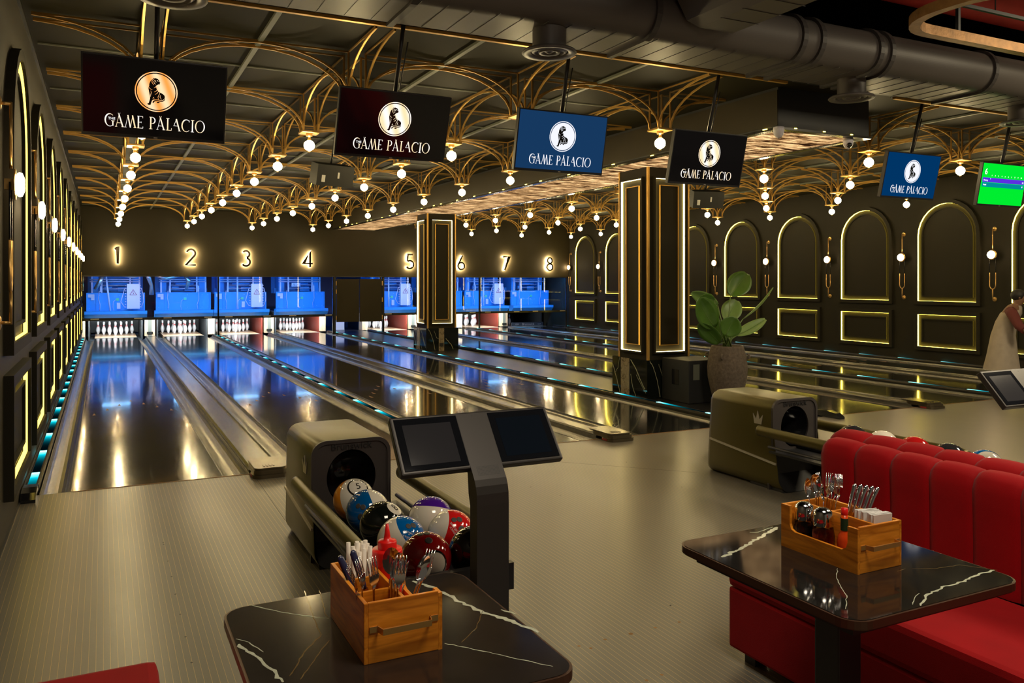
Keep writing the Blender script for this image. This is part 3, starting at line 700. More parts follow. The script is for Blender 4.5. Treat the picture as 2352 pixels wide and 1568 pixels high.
glz = [(XL+.02, 2.86, 'leftmost, lanes 1 and 2'), (2.90, 6.10, 'before lanes 3 and 4'), (7.58, 10.85, 'before lanes 5 and 6'), (10.89, XR-.12, 'rightmost, before lanes 7 and 8')]
for i, (a, c_, nm) in enumerate(glz):
    o = struct(f'window_{i+1}', MB().box(a, c_, YM+.05, YM+.056, .60, ZM-.02), m_glass)
    fr_ = obj('window_frame', MB().box(a-.03, a, YM+.02, YM+.09, .0 if i == 1 else .55, ZM).box(c_, c_+.03, YM+.02, YM+.09, .0, ZM).box(a, c_, YM-.0, YM+.1, .535, .60), m_rail, o)
for i, xm in enumerate(()): pass
sill = MB()
for xx in LC:
    sill.box(xx-.62, xx-.42, YM-.012, YM, .565, .59).box(xx+.42, xx+.62, YM-.012, YM, .565, .59)
struct('trim_7', sill, m_silv)
t = thing('service_doors', 'pair of black service doors in the back wall between lanes 4 and 5', 'door', (6.2, YM, 0))
a0, a1, a2 = at(771, 0, YM).x-6.2, at(825, 0, YM).x-6.2, at(878, 0, YM).x-6.2
for q, (p0, p1) in enumerate(((a0+.02, a1-.01), (a1+.01, a2-.02))):
    d = obj('door_leaf', MB().box(p0, p1, -.03, .01, .36, 1.64), m_mask, t)
    hx = p0-.01 if q == 0 else p1+.01
    hb = MB()
    for z in (.42, .95 if q else 1.2, 1.45): hb.box(hx-.01, hx+.01, -.035, -.01, z, z+.13)
    obj('hinge', hb, m_brass, d)
obj('door_frame', MB().box(a0-.06, a0-.0, -.02, .06, 0, ZM).box(a2+.0, a2+.06, -.02, .06, 0, ZM), m_rail, t)

# ------------------------------------------------------------------ pinsetters, kickbacks, pins
def pinset_parts():
    P_ = {}
    P_['front_panel'] = (MB().box(-.74, .74, 25.6, 25.66, .74, 1.25).box(-.74, -.70, 25.56, 25.6, .74, 1.25).box(-.50, -.46, 25.57, 25.6, .74, 1.25).box(.70, .74, 25.57, 25.6, .74, 1.25).box(.42, .45, 25.57, 25.6, .76, 1.25), m_machine)
    P_['ledge'] = (MB().box(-.785, .785, 25.3, 25.66, .66, .74).prism([(25.3, .66), (25.45, .54), (25.66, .54), (25.66, .66)], -.785, .785, 'x'), m_machine)
    top = MB()
    for z in (1.62, 1.56): top.tube([(-.66, 25.6, z), (.62, 25.6, z)], .014, 6)
    for x in (-.6, -.36, .36, .6): top.box(x-.02, x+.02, 25.62, 25.66, 1.25, 1.7)
    for z in (1.36, 1.46): top.tube([(-.36, 25.75, z), (.45, 25.75, z)], .010, 6)
    top.box(-.40, -.36, 25.52, 25.56, 1.27, 1.44).box(.37, .41, 25.52, 25.56, 1.27, 1.44)
    P_['pipe_frame'] = (top, m_boxw)
    P_['machinery'] = (MB().box(-.7, .7, 26.2, 26.3, 1.2, 1.36).box(-.62, -.45, 25.8, 26.4, 1.25, 1.72).box(.42, .6, 25.8, 26.4, 1.25, 1.72).box(-.3, -.1, 25.95, 26.3, 1.3, 1.42).box(.05, .33, 25.9, 26.3, 1.28, 1.40).tube([(-.2, 25.9, 1.5), (.3, 25.9, 1.5)], .03).box(-.72, .72, 26.5, 26.55, 1.2, 1.9), m_machine)
    P_['paper_label'] = (MB().box(-.70, -.54, 25.555, 25.56, 1.12, 1.21).box(-.62, -.54, 25.555, 25.56, 1.05, 1.12), m_paper)
    P_['socket'] = (MB().box(.0, .075, 25.56, 25.6, 1.03, 1.10), m_green)
    P_['cable'] = (MB().tube([(0, 25.58, 1.06), (-.07, 25.57, 1.0), (-.08, 25.57, .85), (-.06, 25.57, .75)], .006).tube([(-.42, 25.56, 1.3), (-.44, 25.56, 1.1), (-.40, 25.56, .92), (-.41, 25.56, .76)], .008).tube([(.4, 25.56, 1.3), (.41, 25.56, 1.05), (.36, 25.56, .9), (.38, 25.56, .76)], .008), m_boxw)
    bl = MB()
    for x in (-.66, -.42, .1, .5, .66):
        for z in (.82, 1.18): bl.ball((x, 25.598, z), .008, 1)
    P_['bolts'] = (bl, m_boxw)
    return P_
PP = {k: (mesh(a, m_, k)) for k, (a, m_) in pinset_parts().items()}
def tri(mb, cx, cz, s_, y):
    mb.ribbon([(cx-s_/2, cz), (cx+s_/2, cz), (cx, cz+s_*.87), (cx-s_/2, cz)], s_*.07, y-.002, y, 'y')
    mb.ribbon([(cx+s_*.04, cz+s_*.6), (cx-s_*.06, cz+s_*.36), (cx+s_*.05, cz+s_*.32), (cx-s_*.0, cz+s_*.1)], s_*.06, y-.002, y, 'y')
for i, x in enumerate(LC):
    n = i+1
    t = thing('pinsetter', f'blue-lit pinsetter machine behind the glass under number {n}', 'pinsetter', (x, 0, 0), group='pinsetters')
    for k, me in PP.items(): obj(k, me, None, t)
    if n in (1, 3, 5, 7):
        c_ = obj('electrical_cabinet', MB().box(.27, .60, 25.38, 25.5, .80, 1.50, .006), m_boxw, t)
        w_ = MB(); tri(w_, .43, 1.19, .17, 25.378); obj('warning_sign', w_, m_redrub, c_)
        pc = MB()
        for k in range(9):
            for sx in (.24, .62): pc.box(sx-.012, sx+.012, 25.42, 25.46, .84+k*.075, .865+k*.075)
        for sx in (.22, .64): pc.tube([(sx, 25.45, 1.38), (sx+(.05 if sx > .5 else -.05), 25.45, 1.2), (sx+(.06 if sx > .5 else -.1), 25.46, 1.0), (sx, 25.46, .84)], .010)
        obj('cable_clips', pc, m_boxw, c_)
        obj('control_box', MB().box(.02, .11, 25.53, 25.6, .80, .97).box(.035, .095, 25.525, 25.53, .86, .87), m_boxw, t)
        obj('support_post', MB().tube([(-.25 if n == 1 else -.12, 25.42, 1.7), (-.15 if n == 1 else -.12, 25.42, .75)], .024), m_boxw, t)
    if n in (4, 6):
        w_ = obj('sign_plate', MB().box(-.28, -.02, 25.54, 25.55, 1.41, 1.52), m_paper, t)
        q = MB(); tri(q, -.21, 1.425, .09, 25.539); tri(q, -.09, 1.425, .09, 25.539); obj('warning_signs', q, m_machd, w_)
    if n == 8:
        sw = obj('sweep_bar', MB().box(-.62, .62, 25.75, 25.80, .0, .13), m_cushion, t)
        text('brand_lettering', 'Brunswick', .115, m_silv, sw, (.02, 25.745, .065)); text('side_lettering', 'GSX', .07, m_silv, sw, (-.42, 25.745, .065)); text('side_lettering', 'GSX', .07, m_silv, sw, (.46, 25.745, .065))
    # deck under the pins
    dk = t
    obj('deck_boards', MB().box(-.53, .53, YE, 27.7, -.1, .0), m_deck, dk)
    obj('ball_cushion', MB().box(-.66, .66, 28.2, 28.3, .0, .72), m_cushion, dk)
    obj('side_board', MB().box(-.70, -.66, 26.0, 28.2, -.1, .62), m_cushion, dk)
    obj('side_board', MB().box(.66, .70, 26.0, 28.2, -.1, .62), m_maroon if n in (3, 4, 5, 7) else m_cushion, dk)
    obj('pit_floor', MB().box(-.66, .66, 27.7, 28.2, -.12, -.08).box(-.66, -.53, YE, 27.7, -.12, -.08).box(.53, .66, YE, 27.7, -.12, -.08), m_cushion, dk)
    obj('hood', MB().box(-.72, .72, 25.66, 28.2, .63, .66), m_machd, dk)
for x, lab in ((-.49, 'along the left wall'), (1.2075, 'between lanes 1 and 2'), (2.8825, 'between lanes 2 and 3'), (4.5575, 'between lanes 3 and 4'), (6.2, 'right of lane 4'), (7.56, 'left of lane 5'), (9.2, 'between lanes 5 and 6'), (10.875, 'between lanes 6 and 7'), (12.55, 'between lanes 7 and 8')):
    wd = .04 if x < 0 else .137 if x in (1.2075, 4.5575, 9.2, 12.55) else .09
    k = thing('kickback', f'pale wooden kickback post beside the pins, {lab}', 'kickback', (x, 0, 0), group='kickback posts')
    obj('post', MB().box(-wd, wd, 25.9, 26.3, 0, .53), m_pine, k)
    if wd > .1:
        obj('metal_plate', MB().box(-.05, .05, 25.89, 25.9, .0, .53), m_batten, k); obj('bracket', MB().box(-.08, .08, 25.87, 25.89, .05, .12), m_rail, k)
for i, x in enumerate(LC):
    t = thing('bay_light', f'bluish work light tucked behind the top of the glass over lane {i+1}', 'lamp', (x, 24.5, 0), group='work lights behind the glass')
    obj('fixture', MB().box(-.36, .36, -.08, .08, 1.735, 1.78), m_boxw, t); obj('diffuser', MB().box(-.34, .34, -.07, .07, 1.728, 1.735), m_bay, t); obj('hanger', MB().box(-.01, .01, -.01, .01, 1.78, 2.3), m_rail, t)
# foil ducts under the bay ceiling
for i, pts in enumerate([[(1.1, 25.2, 1.75), (1.15, 25.25, 1.68), (1.22, 25.3, 1.45), (1.22, 25.35, 1.2)], [(.4, 25.3, 1.76), (.7, 25.25, 1.72), (1.0, 25.2, 1.76)], [(1.3, 25.2, 1.75), (1.6, 25.25, 1.66), (1.95, 25.2, 1.74)], [(2.1, 25.3, 1.74), (2.2, 25.3, 1.6), (2.15, 25.35, 1.35)], [(.0, 25.3, 1.74), (-.08, 25.3, 1.55), (-.2, 25.35, 1.36)]]):
    tag(obj('foil_duct', MB().tube(pts, [.045+.02*(q % 2) for q in range(len(pts))], 10), m_foil), f'crumpled foil air duct behind the glass, {ORD[i]} built piece above lanes 1 and 2' if False else ['crumpled foil duct hanging behind the glass between lanes 1 and 2', 'crumpled foil duct across the top of the glass above lane 1', 'crumpled foil duct bulging above the left part of lane 2', 'foil duct hanging behind the glass over lane 2', 'foil duct hanging behind the glass at left of lane 1'][i], 'duct', 'foil ducts')
tag(obj('paper_notice', MB().box(6.72, 7.02, 26.4, 26.41, .0, .42), m_paper), 'white notice sheet in the blue-lit gap under the black doors', 'notice')
# the pins
pin_prof = [(0, 0), (.026, 0), (.029, .008), (.045, .06), (.0575, .095), (.0605, .115), (.0575, .145), (.046, .19), (.033, .225), (.0245, .25), (.0228, .265), (.0245, .29), (.030, .32), (.0325, .342), (.030, .362), (.02, .377), (0, .381)]
pin0 = thing('bowling_pin', '', 'bowling pin', group='standing bowling pins')
obj('body', mesh(MB().lathe(pin_prof, 16), m_pin, 'pin'), None, pin0)
obj('neck_stripes', mesh(MB().lathe([(.0355, .222), (.0335, .2272), (.031, .2318)], 16).lathe([(.0257, .2505), (.0238, .262), (.0240, .268), (.0247, .274)], 16), m_red, 'stripe'), None, pin0)
rows = [(0, 0)]+[(-.1524, .264), (.1524, .264)]+[(-.3048, .528), (0, .528), (.3048, .528)]+[(-.4572, .792), (-.1524, .792), (.1524, .792), (.4572, .792)]
nmr = ['head pin', 'left of the second row', 'right of the second row', 'left of the third row', 'middle of the third row', 'right of the third row', 'far left of the back row', 'inner left of the back row', 'inner right of the back row', 'far right of the back row']
first = True
for i, x in enumerate(LC):
    for j, (dx, dy) in enumerate(rows):
        if i == 7 and j not in (3, 1): continue
        lab = f'white bowling pin with red neck stripes on lane {i+1}, {nmr[j]}'
        if first: pin0.location = (x+dx, 26.65+dy, 0); pin0['label'] = lab; first = False
        else: dup(pin0, (x+dx, 26.65+dy, 0), lab)

# ------------------------------------------------------------------ ceiling ducts and fittings in front
d = thing('air_duct', 'wide flat oval dark duct running across above the televisions', 'duct', (0, 0, 0))
def oval(y0, y1, z0, r, g=0): return [(y1-.06+.06*math.cos(a)+g, z0+.2+.2*math.sin(a)+0) for a in [PI/2*(-1+q/5) for q in range(11)]]+[(y0+.0+(r+g)*math.cos(a), z0+r+(r+g)*math.sin(a)) for a in [PI/2+PI*q/14 for q in range(15)]]
prof = [(5.92, 3.50), (5.45, 3.50)]+[(5.45-.2*math.sin(a), 3.70-.2*math.cos(a)) for a in [PI*q/44 for q in range(1, 45)]]+[(5.92, 3.90)]
sh = obj('duct_body', MB().prism(prof, XL+.02, 19, 'x'), m_duct, d, smooth=False)
seams = MB()
prs = [(5.925, 3.495), (5.45, 3.495)]+[(5.45-.206*math.sin(a), 3.70-.206*math.cos(a)) for a in [PI*q/14 for q in range(1, 15)]]+[(5.925, 3.905)]
for k in range(90):
    x = XL+.1+k*.2
    seams.prism([(5.925, 3.4965), (5.36, 3.4965), (5.36, 3.502), (5.925, 3.502)], x, x+.004, 'x')
obj('duct_seams', seams, m_seam, d)
rg = MB()
prr = [(5.95, 3.475), (5.45, 3.475)]+[(5.45-.228*math.sin(a), 3.70-.228*math.cos(a)) for a in [PI*q/14 for q in range(1, 15)]]+[(5.95, 3.92)]
for x in (1.9, 3.86, 5.40, 5.62, 6.35, 6.50, 8.0, 9.7, 11.4): obj('duct_flange', MB().prism(prr, x, x+.05, 'x'), m_seam, d)
t = thing('air_duct', 'shorter flat oval branch duct crossing above the main duct, top centre right', 'duct', (0, 0, 0))
obj('duct_body', MB().prism([(4.02, 3.78), (4.12, 3.62), (4.25, 3.58), (4.58, 3.58), (4.68, 3.66), (4.68, 3.98), (4.25, 4.05), (4.08, 3.98)], 1.5, 5.2, 'y'), m_duct, t)
sm = MB()
for k in range(14): sm.box(4.22, 4.6, 1.8+k*.24, 1.804+k*.24, 3.576, 3.58)
obj('duct_seams', sm, m_seam, t)
for (x, y), lab in (((.38, 5.5), 'cut off at the top left'), ((3.07, 5.54), 'above the third television'), ((6.42, 5.62), 'before the lit beam'), ((9.1, 5.66), 'at the right edge')):
    t = thing('air_diffuser', f'round dark ceiling air diffuser {lab}', 'air vent', (x, y, 0), group='round air diffusers')
    obj('neck', MB().lathe([(.13, 3.50), (.13, 3.34)], 24), m_duct, t)
    obj('flange', MB().lathe([(.13, 3.345), (.2, 3.335), (.213, 3.32), (.205, 3.31), (.15, 3.318), (.145, 3.33)], 28), m_duct, t)
    obj('grille_rings', MB().lathe([(.14, 3.33), (.115, 3.315), (.112, 3.33), (.085, 3.335), (.08, 3.315), (.055, 3.32), (.05, 3.335), (.02, 3.32), (0, 3.31)], 24), m_duct, t)
# oval gilded ring lamp and red pipe, top right
t = thing('ring_lamp_frame', 'gilded oval ring hanging from the ceiling at the top right corner', 'ceiling ring', (0, 0, 0))
def stad(x0, x1, y0, y1, r): return rrect(x0, x1, y0, y1, r, 8)
obj('ring', MB().ring(stad(5.62, 9.6, 3.5, 4.62, .48), stad(5.70, 9.5, 3.58, 4.54, .41), 3.60, 3.68), m_rust, t)
hang = MB()
for x in (6.5, 8.2): hang.tube([(x, 4.58, 3.67), (x, 4.58, 3.92)], .02, 4).tube([(x-.02, 4.58, 3.92), (x+1.6, 4.58, 3.92)], .02, 4).tube([(x+.5, 4.58, 3.92), (x+.5, 4.58, ZV)], .006, 6)
obj('hanger', hang, m_black, t)
tag(obj('red_pipe', MB().tube([(6.35, 5.3, 4.43), (9, 5.3, 4.43), (15, 5.3, 4.43)], .24, 24), m_redp), 'thick dull red pipe under the black ceiling at top right', 'pipe')
for i, (x, y) in enumerate(((6.02, 6.16), (7.18, 6.33))):
    t = thing('security_camera', ['white dome security camera under the left corner of the beam', 'white dome security camera under the right corner of the beam'][i], 'camera', (x, y, 3.10))
    obj('housing', MB().lathe([(0, 0), (.052, 0), (.055, -.03), (.048, -.07), (.03, -.10), (0, -.115)], 18), m_camw, t)
    if i: obj('lens', MB().ball((-.022, -.035, -.075), .030, 2), m_blackgl, t)
for i, (x, y, z, rz) in enumerate(((2.75, 11.0, 3.0, .25), (9.2, 11.1, 2.97, -.3))):
    t = thing('loudspeaker', ['black box speaker hanging from the ceiling behind the second television', 'black box speaker hanging from the ceiling right of the near pillar'][i], 'speaker', (x, y, z), (.25, 0, rz), 'ceiling speakers')
    obj('cabinet', MB().prism([(-.27, -.12), (.27, -.12), (.24, .14), (-.24, .14)], -.14, .14, 'z').xf(Matrix()), m_spk, t)
    obj('label_plate', MB().box(-.2, -.15, -.123, -.12, -.09, .0).box(.03, .055, -.123, -.12, -.03, .05), m_paper, t)
    obj('bracket', MB().tube([(0, .05, .14), (0, .02, .56)], .014), m_black, t)

# ------------------------------------------------------------------ ball returns, racks, balls
def ball_return(x, y, label):
    t = thing('ball_return', label, 'ball return', (x, y, 0), group='ball returns')
    side = [(.70, .0), (.735, .07), (.70, .22), (.655, .38), (.66, .58)]+arc(.61, .61, .065, 20, 90, 4)+arc(.06, .625, .05, 90, 170, 4)+[(.015, .55), (.02, .34), (-.04, .12), (-.10, .0)]
    sd = [(q[0], q[1]) for q in side]
    def prof(y_): # section in x-z
        return rrect(-.222, .222, .0, .675, .075, 4)
    body = MB(); n = 9
    ys = [0, .03, .3, .6, .68]
    # loft the rounded section along y, flaring the lower part
    import_rings = []
    for yy, gg in ((.0, 0), (.02, .004), (.66, .004), (.70, -.012)):
        sec = rrect(-.222-gg, .222+gg, .0, .675+gg, .08, 5); ring_ = []
        for (px, pz) in sec:
            k = max(0, 1-pz/.34)**1.5; y2 = yy+( -.11*k if yy < .1 else .06*k)
            ring_.append(body.bm.verts.new((px, y2, pz)))
        import_rings.append(ring_)
    for A, B in zip(import_rings, import_rings[1:]):
        for k in range(len(A)):
            f = body.bm.faces.new((A[k], A[(k+1) % len(A)], B[(k+1) % len(B)], B[k])); f.smooth = True
    body.bm.faces.new(import_rings[-1])
    obj('housing', body, m_brm, t)
    AN = [2*PI*(q+.5)/64 for q in range(64)]
    se = lambda c, a, b, n: math.copysign(abs(c)**(2/n), c)
    out = [(.218*se(math.cos(a), 0, 0, 7), .465+.205*se(math.sin(a), 0, 0, 7)) for a in AN]
    # start the hole outline at the same angle as the rounded face outline
    inn = [(.14*math.cos(a), .465+.155*math.sin(a)) for a in AN]
    f = MB().ring(out, inn, -.012, .006, 'y')
    f.prism([(-.218, 0), (.218, 0), (.218, .26), (-.218, .26)], .03, .05, 'y')
    obj('front_face', f, m_brf, t)
    lp = MB(); o2 = rrect(-.226, .226, .0, .679, .082, 8); i2 = rrect(-.210, .210, .012, .664, .07, 8)
    obj('opening_well', MB().lathe([(.14, .0), (.155, .28), (0, .3)], 24, (0, 0, .465), ax='y'), m_blackgl, t)
    obj('rubber_edge', MB().ring(rrect(-.227, .227, .25, .680, .083, 6), rrect(-.208, .208, .26, .660, .07, 6), -.02, .0, 'y'), m_brf, t)
    obj('belt_line', MB().prism([(-.05, .20), (-.05, .215), (.69, .285), (.69, .27)], -.236, -.224, 'x'), m_silv, t)
    text('brand_lettering', 'Brunswick', .056, m_black, t, (0, -.0145, .640), depth=.002)
    cr = [(0, 0), (.075, 0), (.09, .075), (.055, .035), (.04, .10), (.02, .035), (-.015, .075)]
    obj('crown_emblem', MB().prism([(.10+p[0]*1.0, .48+p[1]*1.0) for p in cr], -.230, -.222, 'x'), m_silv, t)
    lb = obj('lower_shroud', MB().prism([(-.10, 0), (.0, .12), (.02, .30), (.25, .30), (.25, 0)], -.20, .20, 'x'), m_spk, t)
    # the rack
    r = obj('rack_tray', MB().box(-.25, .27, -1.48, .0, .285, .30).tube([(-.25, -1.46, .33), (-.25, .0, .33)], .012).tube([(.025, -1.46, .312), (.025, .0, .312)], .012).tube([(.27, -1.46, .33), (.27, .0, .33)], .012), m_plastic, t)
    for sx in (-.293, .315):
        obj('side_arm', MB().tube([(sx, .06, .445), (sx, .05, .446), (sx, -1.42 if sx < 0 else -1.15, .44), (sx*.97, -1.48 if sx < 0 else -1.2, .43)], .031, 14, True, 1.25)
            .box(min(sx, sx*.86), max(sx, sx*.86), -1.0, -.95, .40, .42), m_brm, t)
    obj('pedestal', MB().prism([(-1.35, 0), (-.95, 0), (-1.02, .29), (-1.28, .29)], -.12, .14, 'x'), m_plastic, t)
    obj('end_bumper', MB().box(-.27, .275, -1.51, -1.475, .29, .40), m_plastic, t)
    return t
ball_return(1.253, 4.57, 'black and olive ball return at left with balls on its rack')
ball_return(4.705, 4.66, 'black ball return right of centre, partly behind the red sofa')

def ballmat(n, base, alt=None, axis=(0, 0, 1), th=.3, both=False, ringdir=None, ringcol=None):
    m, N, L, b = newmat(n); b.inputs['Roughness'].default_value = .08; b.inputs['Coat Weight'].default_value = .6; b.inputs['Coat Roughness'].default_value = .03
    tc = N.new('ShaderNodeTexCoord'); nm = N.new('ShaderNodeVectorMath'); nm.operation = 'NORMALIZE'; L.new(tc.outputs['Object'], nm.inputs[0])
    last = None
    def dot(v):
        q = N.new('ShaderNodeVectorMath'); q.operation = 'DOT_PRODUCT'; L.new(nm.outputs[0], q.inputs[0]); q.inputs[1].default_value = Vector(v).normalized(); return q.outputs['Value']
    c = None
    if alt:
        dv = dot(axis); dv = M_(N, L, 'ABSOLUTE', dv) if both else dv
        mk = M_(N, L, 'GREATER_THAN', dv, th); mx = N.new('ShaderNodeMix'); mx.data_type = 'RGBA'
        mx.inputs[6].default_value = (*base, 1); mx.inputs[7].default_value = (*alt, 1); L.new(mk, mx.inputs[0]); c = mx.outputs[2]
    if ringdir:
        dv = dot(ringdir); k1 = M_(N, L, 'GREATER_THAN', dv, .86); k2 = M_(N, L, 'LESS_THAN', dv, .90)
        mk = M_(N, L, 'MULTIPLY', k1, k2); inn = M_(N, L, 'GREATER_THAN', dv, .90)
        mx = N.new('ShaderNodeMix'); mx.data_type = 'RGBA'; mx.inputs[7].default_value = (.01, .01, .01, 1)
        if c: L.new(c, mx.inputs[6])
        else: mx.inputs[6].default_value = (*base, 1)
        L.new(mk, mx.inputs[0])
        m2 = N.new('ShaderNodeMix'); m2.data_type = 'RGBA'; L.new(mx.outputs[2], m2.inputs[6]); m2.inputs[7].default_value = (.75, .70, .60, 1); L.new(inn, m2.inputs[0]); c = m2.outputs[2]
    if c: L.new(c, b.inputs['Base Color'])
    else: b.inputs['Base Color'].default_value = (*base, 1)
    return m
CR = (.80, .74, .62)
BR = .1085
def wrap_text(par, nm, body, size, dr, m, roll=0):
    me = text_mesh(body, size, 0); q = Vector(dr).normalized(); M = (q.to_track_quat('Z', 'Y').to_matrix()) @ Matrix.Rotation(roll, 3, 'Z')
    bm = bmesh.new(); bm.from_mesh(me)
    bmesh.ops.subdivide_edges(bm, edges=[e for e in bm.edges if e.calc_length() > .004], cuts=2)
    for v in bm.verts: v.co = (M @ Vector((v.co.x, v.co.y, BR))).normalized()*(BR+.0007)
    bm.to_mesh(me); bm.free(); me.materials.clear(); me.materials.append(m); return obj(nm, me, None, par)
def bowling_ball(p, m, label, holes=None, num=None, numdir=None, mark=None):
    t = thing('bowling_ball', label, 'bowling ball', p, group='bowling balls on the racks')
    obj('shell', MB().ball((0, 0, 0), BR, 4), m, t)
    if holes:
        d0 = Vector(holes).normalized(); a = d0.cross(Vector((0, 0, 1))).normalized(); b_ = a.cross(d0)
        hb = MB()
        for da, db, r in ((0, 0, .0125), (.026, .006, .0115), (.008, -.05, .0145)):
            q = (d0*BR+a*da+b_*db).normalized(); mt = q.to_track_quat('Z', 'Y').to_matrix().to_4x4()
            n0 = len(hb.bm.verts); hb.lathe([(r*1.12, BR-.0006), (r*1.05, BR+.0006), (r*.8, BR+.0008), (0, BR+.0009)], 16); hb.xf(mt, n0)
        obj('finger_holes', hb, m_seam, t)
    if num:
        wrap_text(t, 'number', num, .055, numdir, m_ink)
    if mark:
        for k_, (ln, up) in enumerate((('BRUNSWICK', 0), ('o', .13), (mark[0], .25))):
            wrap_text(t, 'printed_mark', ln, .012, Vector(mark[1])+Vector((0, 0, up)), m_paper, mark[2])
    return t
tocam = Vector((-.25, -.8, .55))
BZ = .415
def bpos(u_, v_):
    t_ = (u_-W/2)/F; s_, c_ = math.sin(YAW), math.cos(YAW); k = (CH-BZ)/((v_-HY)/F); return Vector(((s_+t_*c_)*k, (c_-t_*s_)*k, BZ))
def yof(v_): return v_
CX1, CX2 = 1.185, 1.420
bowling_ball((CX1, 4.265, BZ), ballmat('ball_orange', (.80, .28, .02), CR, (.55, -.75, .35), .05, ringdir=(.05, -.62, .78)), 'orange and cream ball, at the mouth of the left ball return', None, '5', (.05, -.62, .78))
bowling_ball((CX1, 4.010, BZ), ballmat('ball_blue', (.0, .10, .34), CR, (.9, -.2, .38), .38), 'blue ball with broad cream cap, second in the left row of the rack', (-.42, -.72, .42), mark=('CUDLVOS', (-.30, -.92, -.25), PI))
bowling_ball((CX1, 3.762, BZ), ballmat('ball_eight', (.006, .008, .006), CR, (.42, -.42, .80), .93), 'glossy black ball with a white spot and figure 8', None, '8', (.42, -.42, .80))
bowling_ball((CX1, 3.490, BZ), ballmat('ball_bluewhite', CR, (.0, .12, .42), (.62, -.35, .55), .45), 'cream and blue ball behind the ketchup bottle, on the left rack', (.30, -.55, .72), mark=('D041074', (.02, -.85, .35), PI-.5))
bowling_ball((CX1+.015, 3.225, BZ), ballmat('ball_red', (.36, .006, .008), None, ringdir=(.02, -.95, .05)), 'plain dark red ball, nearest of the left row beside the table', (.0, -.12, 1.0))
bowling_ball((CX2, 3.745, BZ), ballmat('ball_purple', CR, (.07, .01, .28), (.25, .35, .9), .42, ringdir=(.3, -.95, -.25)), 'cream ball with purple cap, farthest of the right row')
bowling_ball((CX2, 3.485, BZ), ballmat('ball_redwhite', (.70, .012, .012), CR, (-.85, .1, .35), .52), 'bright red ball with cream side, middle of the right row', (.12, -.62, .75), mark=('DRC03402', (-.2, -.85, .3), PI-1.0))
bowling_ball((CX2-.005, 3.215, BZ), ballmat('ball_black', (.008, .008, .009), CR, (.55, -.8, -.2), .88), 'glossy black ball partly behind the touch screen post')
for (x, y), m, lab in (((4.88, 4.26), ballmat('ball_dark', (.02, .02, .022)), 'dark ball barely showing over the red sofa back, nearest the right ball return'),
                  ((4.885, 4.01), ballmat('ball_yellow', (.75, .42, .02), CR, (-.1, -1.0, .1), -.30), 'cream ball with yellow rim showing over the red sofa'),
                  ((4.89, 3.76), ballmat('ball_red2', (.45, .01, .01)), 'plain red ball showing over the red sofa'),
                  ((4.89, 3.51), ballmat('ball_black2', (.02, .02, .022)), 'black ball showing over the red sofa'),
                  ((4.89, 3.265), ballmat('ball_blue2', (.0, .12, .38), CR, (-.4, -.6, .25), .55), 'blue ball with cream centre showing over the red sofa')):
    bowling_ball((x, y, BZ), m, lab)
# lettering printed on three balls
def ball_text(p, lines, d_, m=m_white):
    pass

# ------------------------------------------------------------------ touch screen consoles
def kiosk(x, y, label):
    t = thing('touch_console', label, 'touch console', (x, y, 0), group='lane touch consoles')
    # head: tilted plate, local frame: x across, v up the slope; slope from (0,0,.90) to (0,.142,1.067)
    ang = math.atan2(.168, .142)
    R = Matrix.Translation((0, 0, .885)) @ Matrix.Rotation(ang, 4, 'X')
    L_ = .235
    def B(x0, x1, v0, v1, n0, n1, m, nm, par=t, bev=.0):
        return obj(nm, MB().box(x0, x1, v0, v1, n0, n1, bev).xf(R), m, par)
    h = B(-.325, .325, .0, L_, -.032, 0, m_kiosk, 'screen_head', t, .006)
    B(-.312, -.066, .012, L_-.012, -.002, .0025, m_glassk, 'left_screen', h); B(.066, .312, .012, L_-.012, -.002, .0025, m_glassk, 'right_screen', h)
    B(-.285, -.095, .032, L_-.038, .0025, .003, m_lcd, 'left_display', h); B(.092, .285, .032, L_-.038, .0025, .003, m_lcd2, 'right_display', h)
    B(-.003, .003, L_-.02, L_-.017, .001, .0015, m_black, 'microphone', h)
    gr = MB()
    for i in range(16):
        for j in range(7): gr.box(-.042+i*.0056, -.039+i*.0056, .0-.034+j*.0056, .0-.031+j*.0056, .0008, .0013)
    # post: continues the slope down then bends vertical
    p = MB(); pts = []
    pr = [(L_, -.03), (L_, .001), (-.05, .001)]
    w0 = R @ Vector((0, -.05, .001)); w1 = R @ Vector((0, -.05, -.03))
    sec = [tuple((R @ Vector((0, L_-.01, .0012)))[1:]), tuple(w0[1:])]
    ty, tz = w0.y, w0.z
    bend = [(ty-.012, tz-.022), (ty-.020, tz-.05), (ty-.022, tz-.09)]
    front = sec+bend+[(ty-.022, .02)]
    back = [(ty+.04, .02), (ty+.04, tz-.10), (ty+.055, tz-.06), tuple((R @ Vector((0, .0, -.04)))[1:]), tuple((R @ Vector((0, L_-.01, -.034)))[1:])]
    obj('post', MB().prism(front+back, -.0635, .0635, 'x'), m_kiosk, t)
    obj('speaker_grille', gr.xf(R), m_black, t)
    obj('foot', MB().box(-.16, .16, ty-.14, ty+.16, 0, .02, .004), m_plastic, t)
kiosk(1.264, 2.755, 'black two-screen touch console standing between the tables')
kiosk(4.70, 2.80, 'black touch console at the right edge, only its left screen in view')

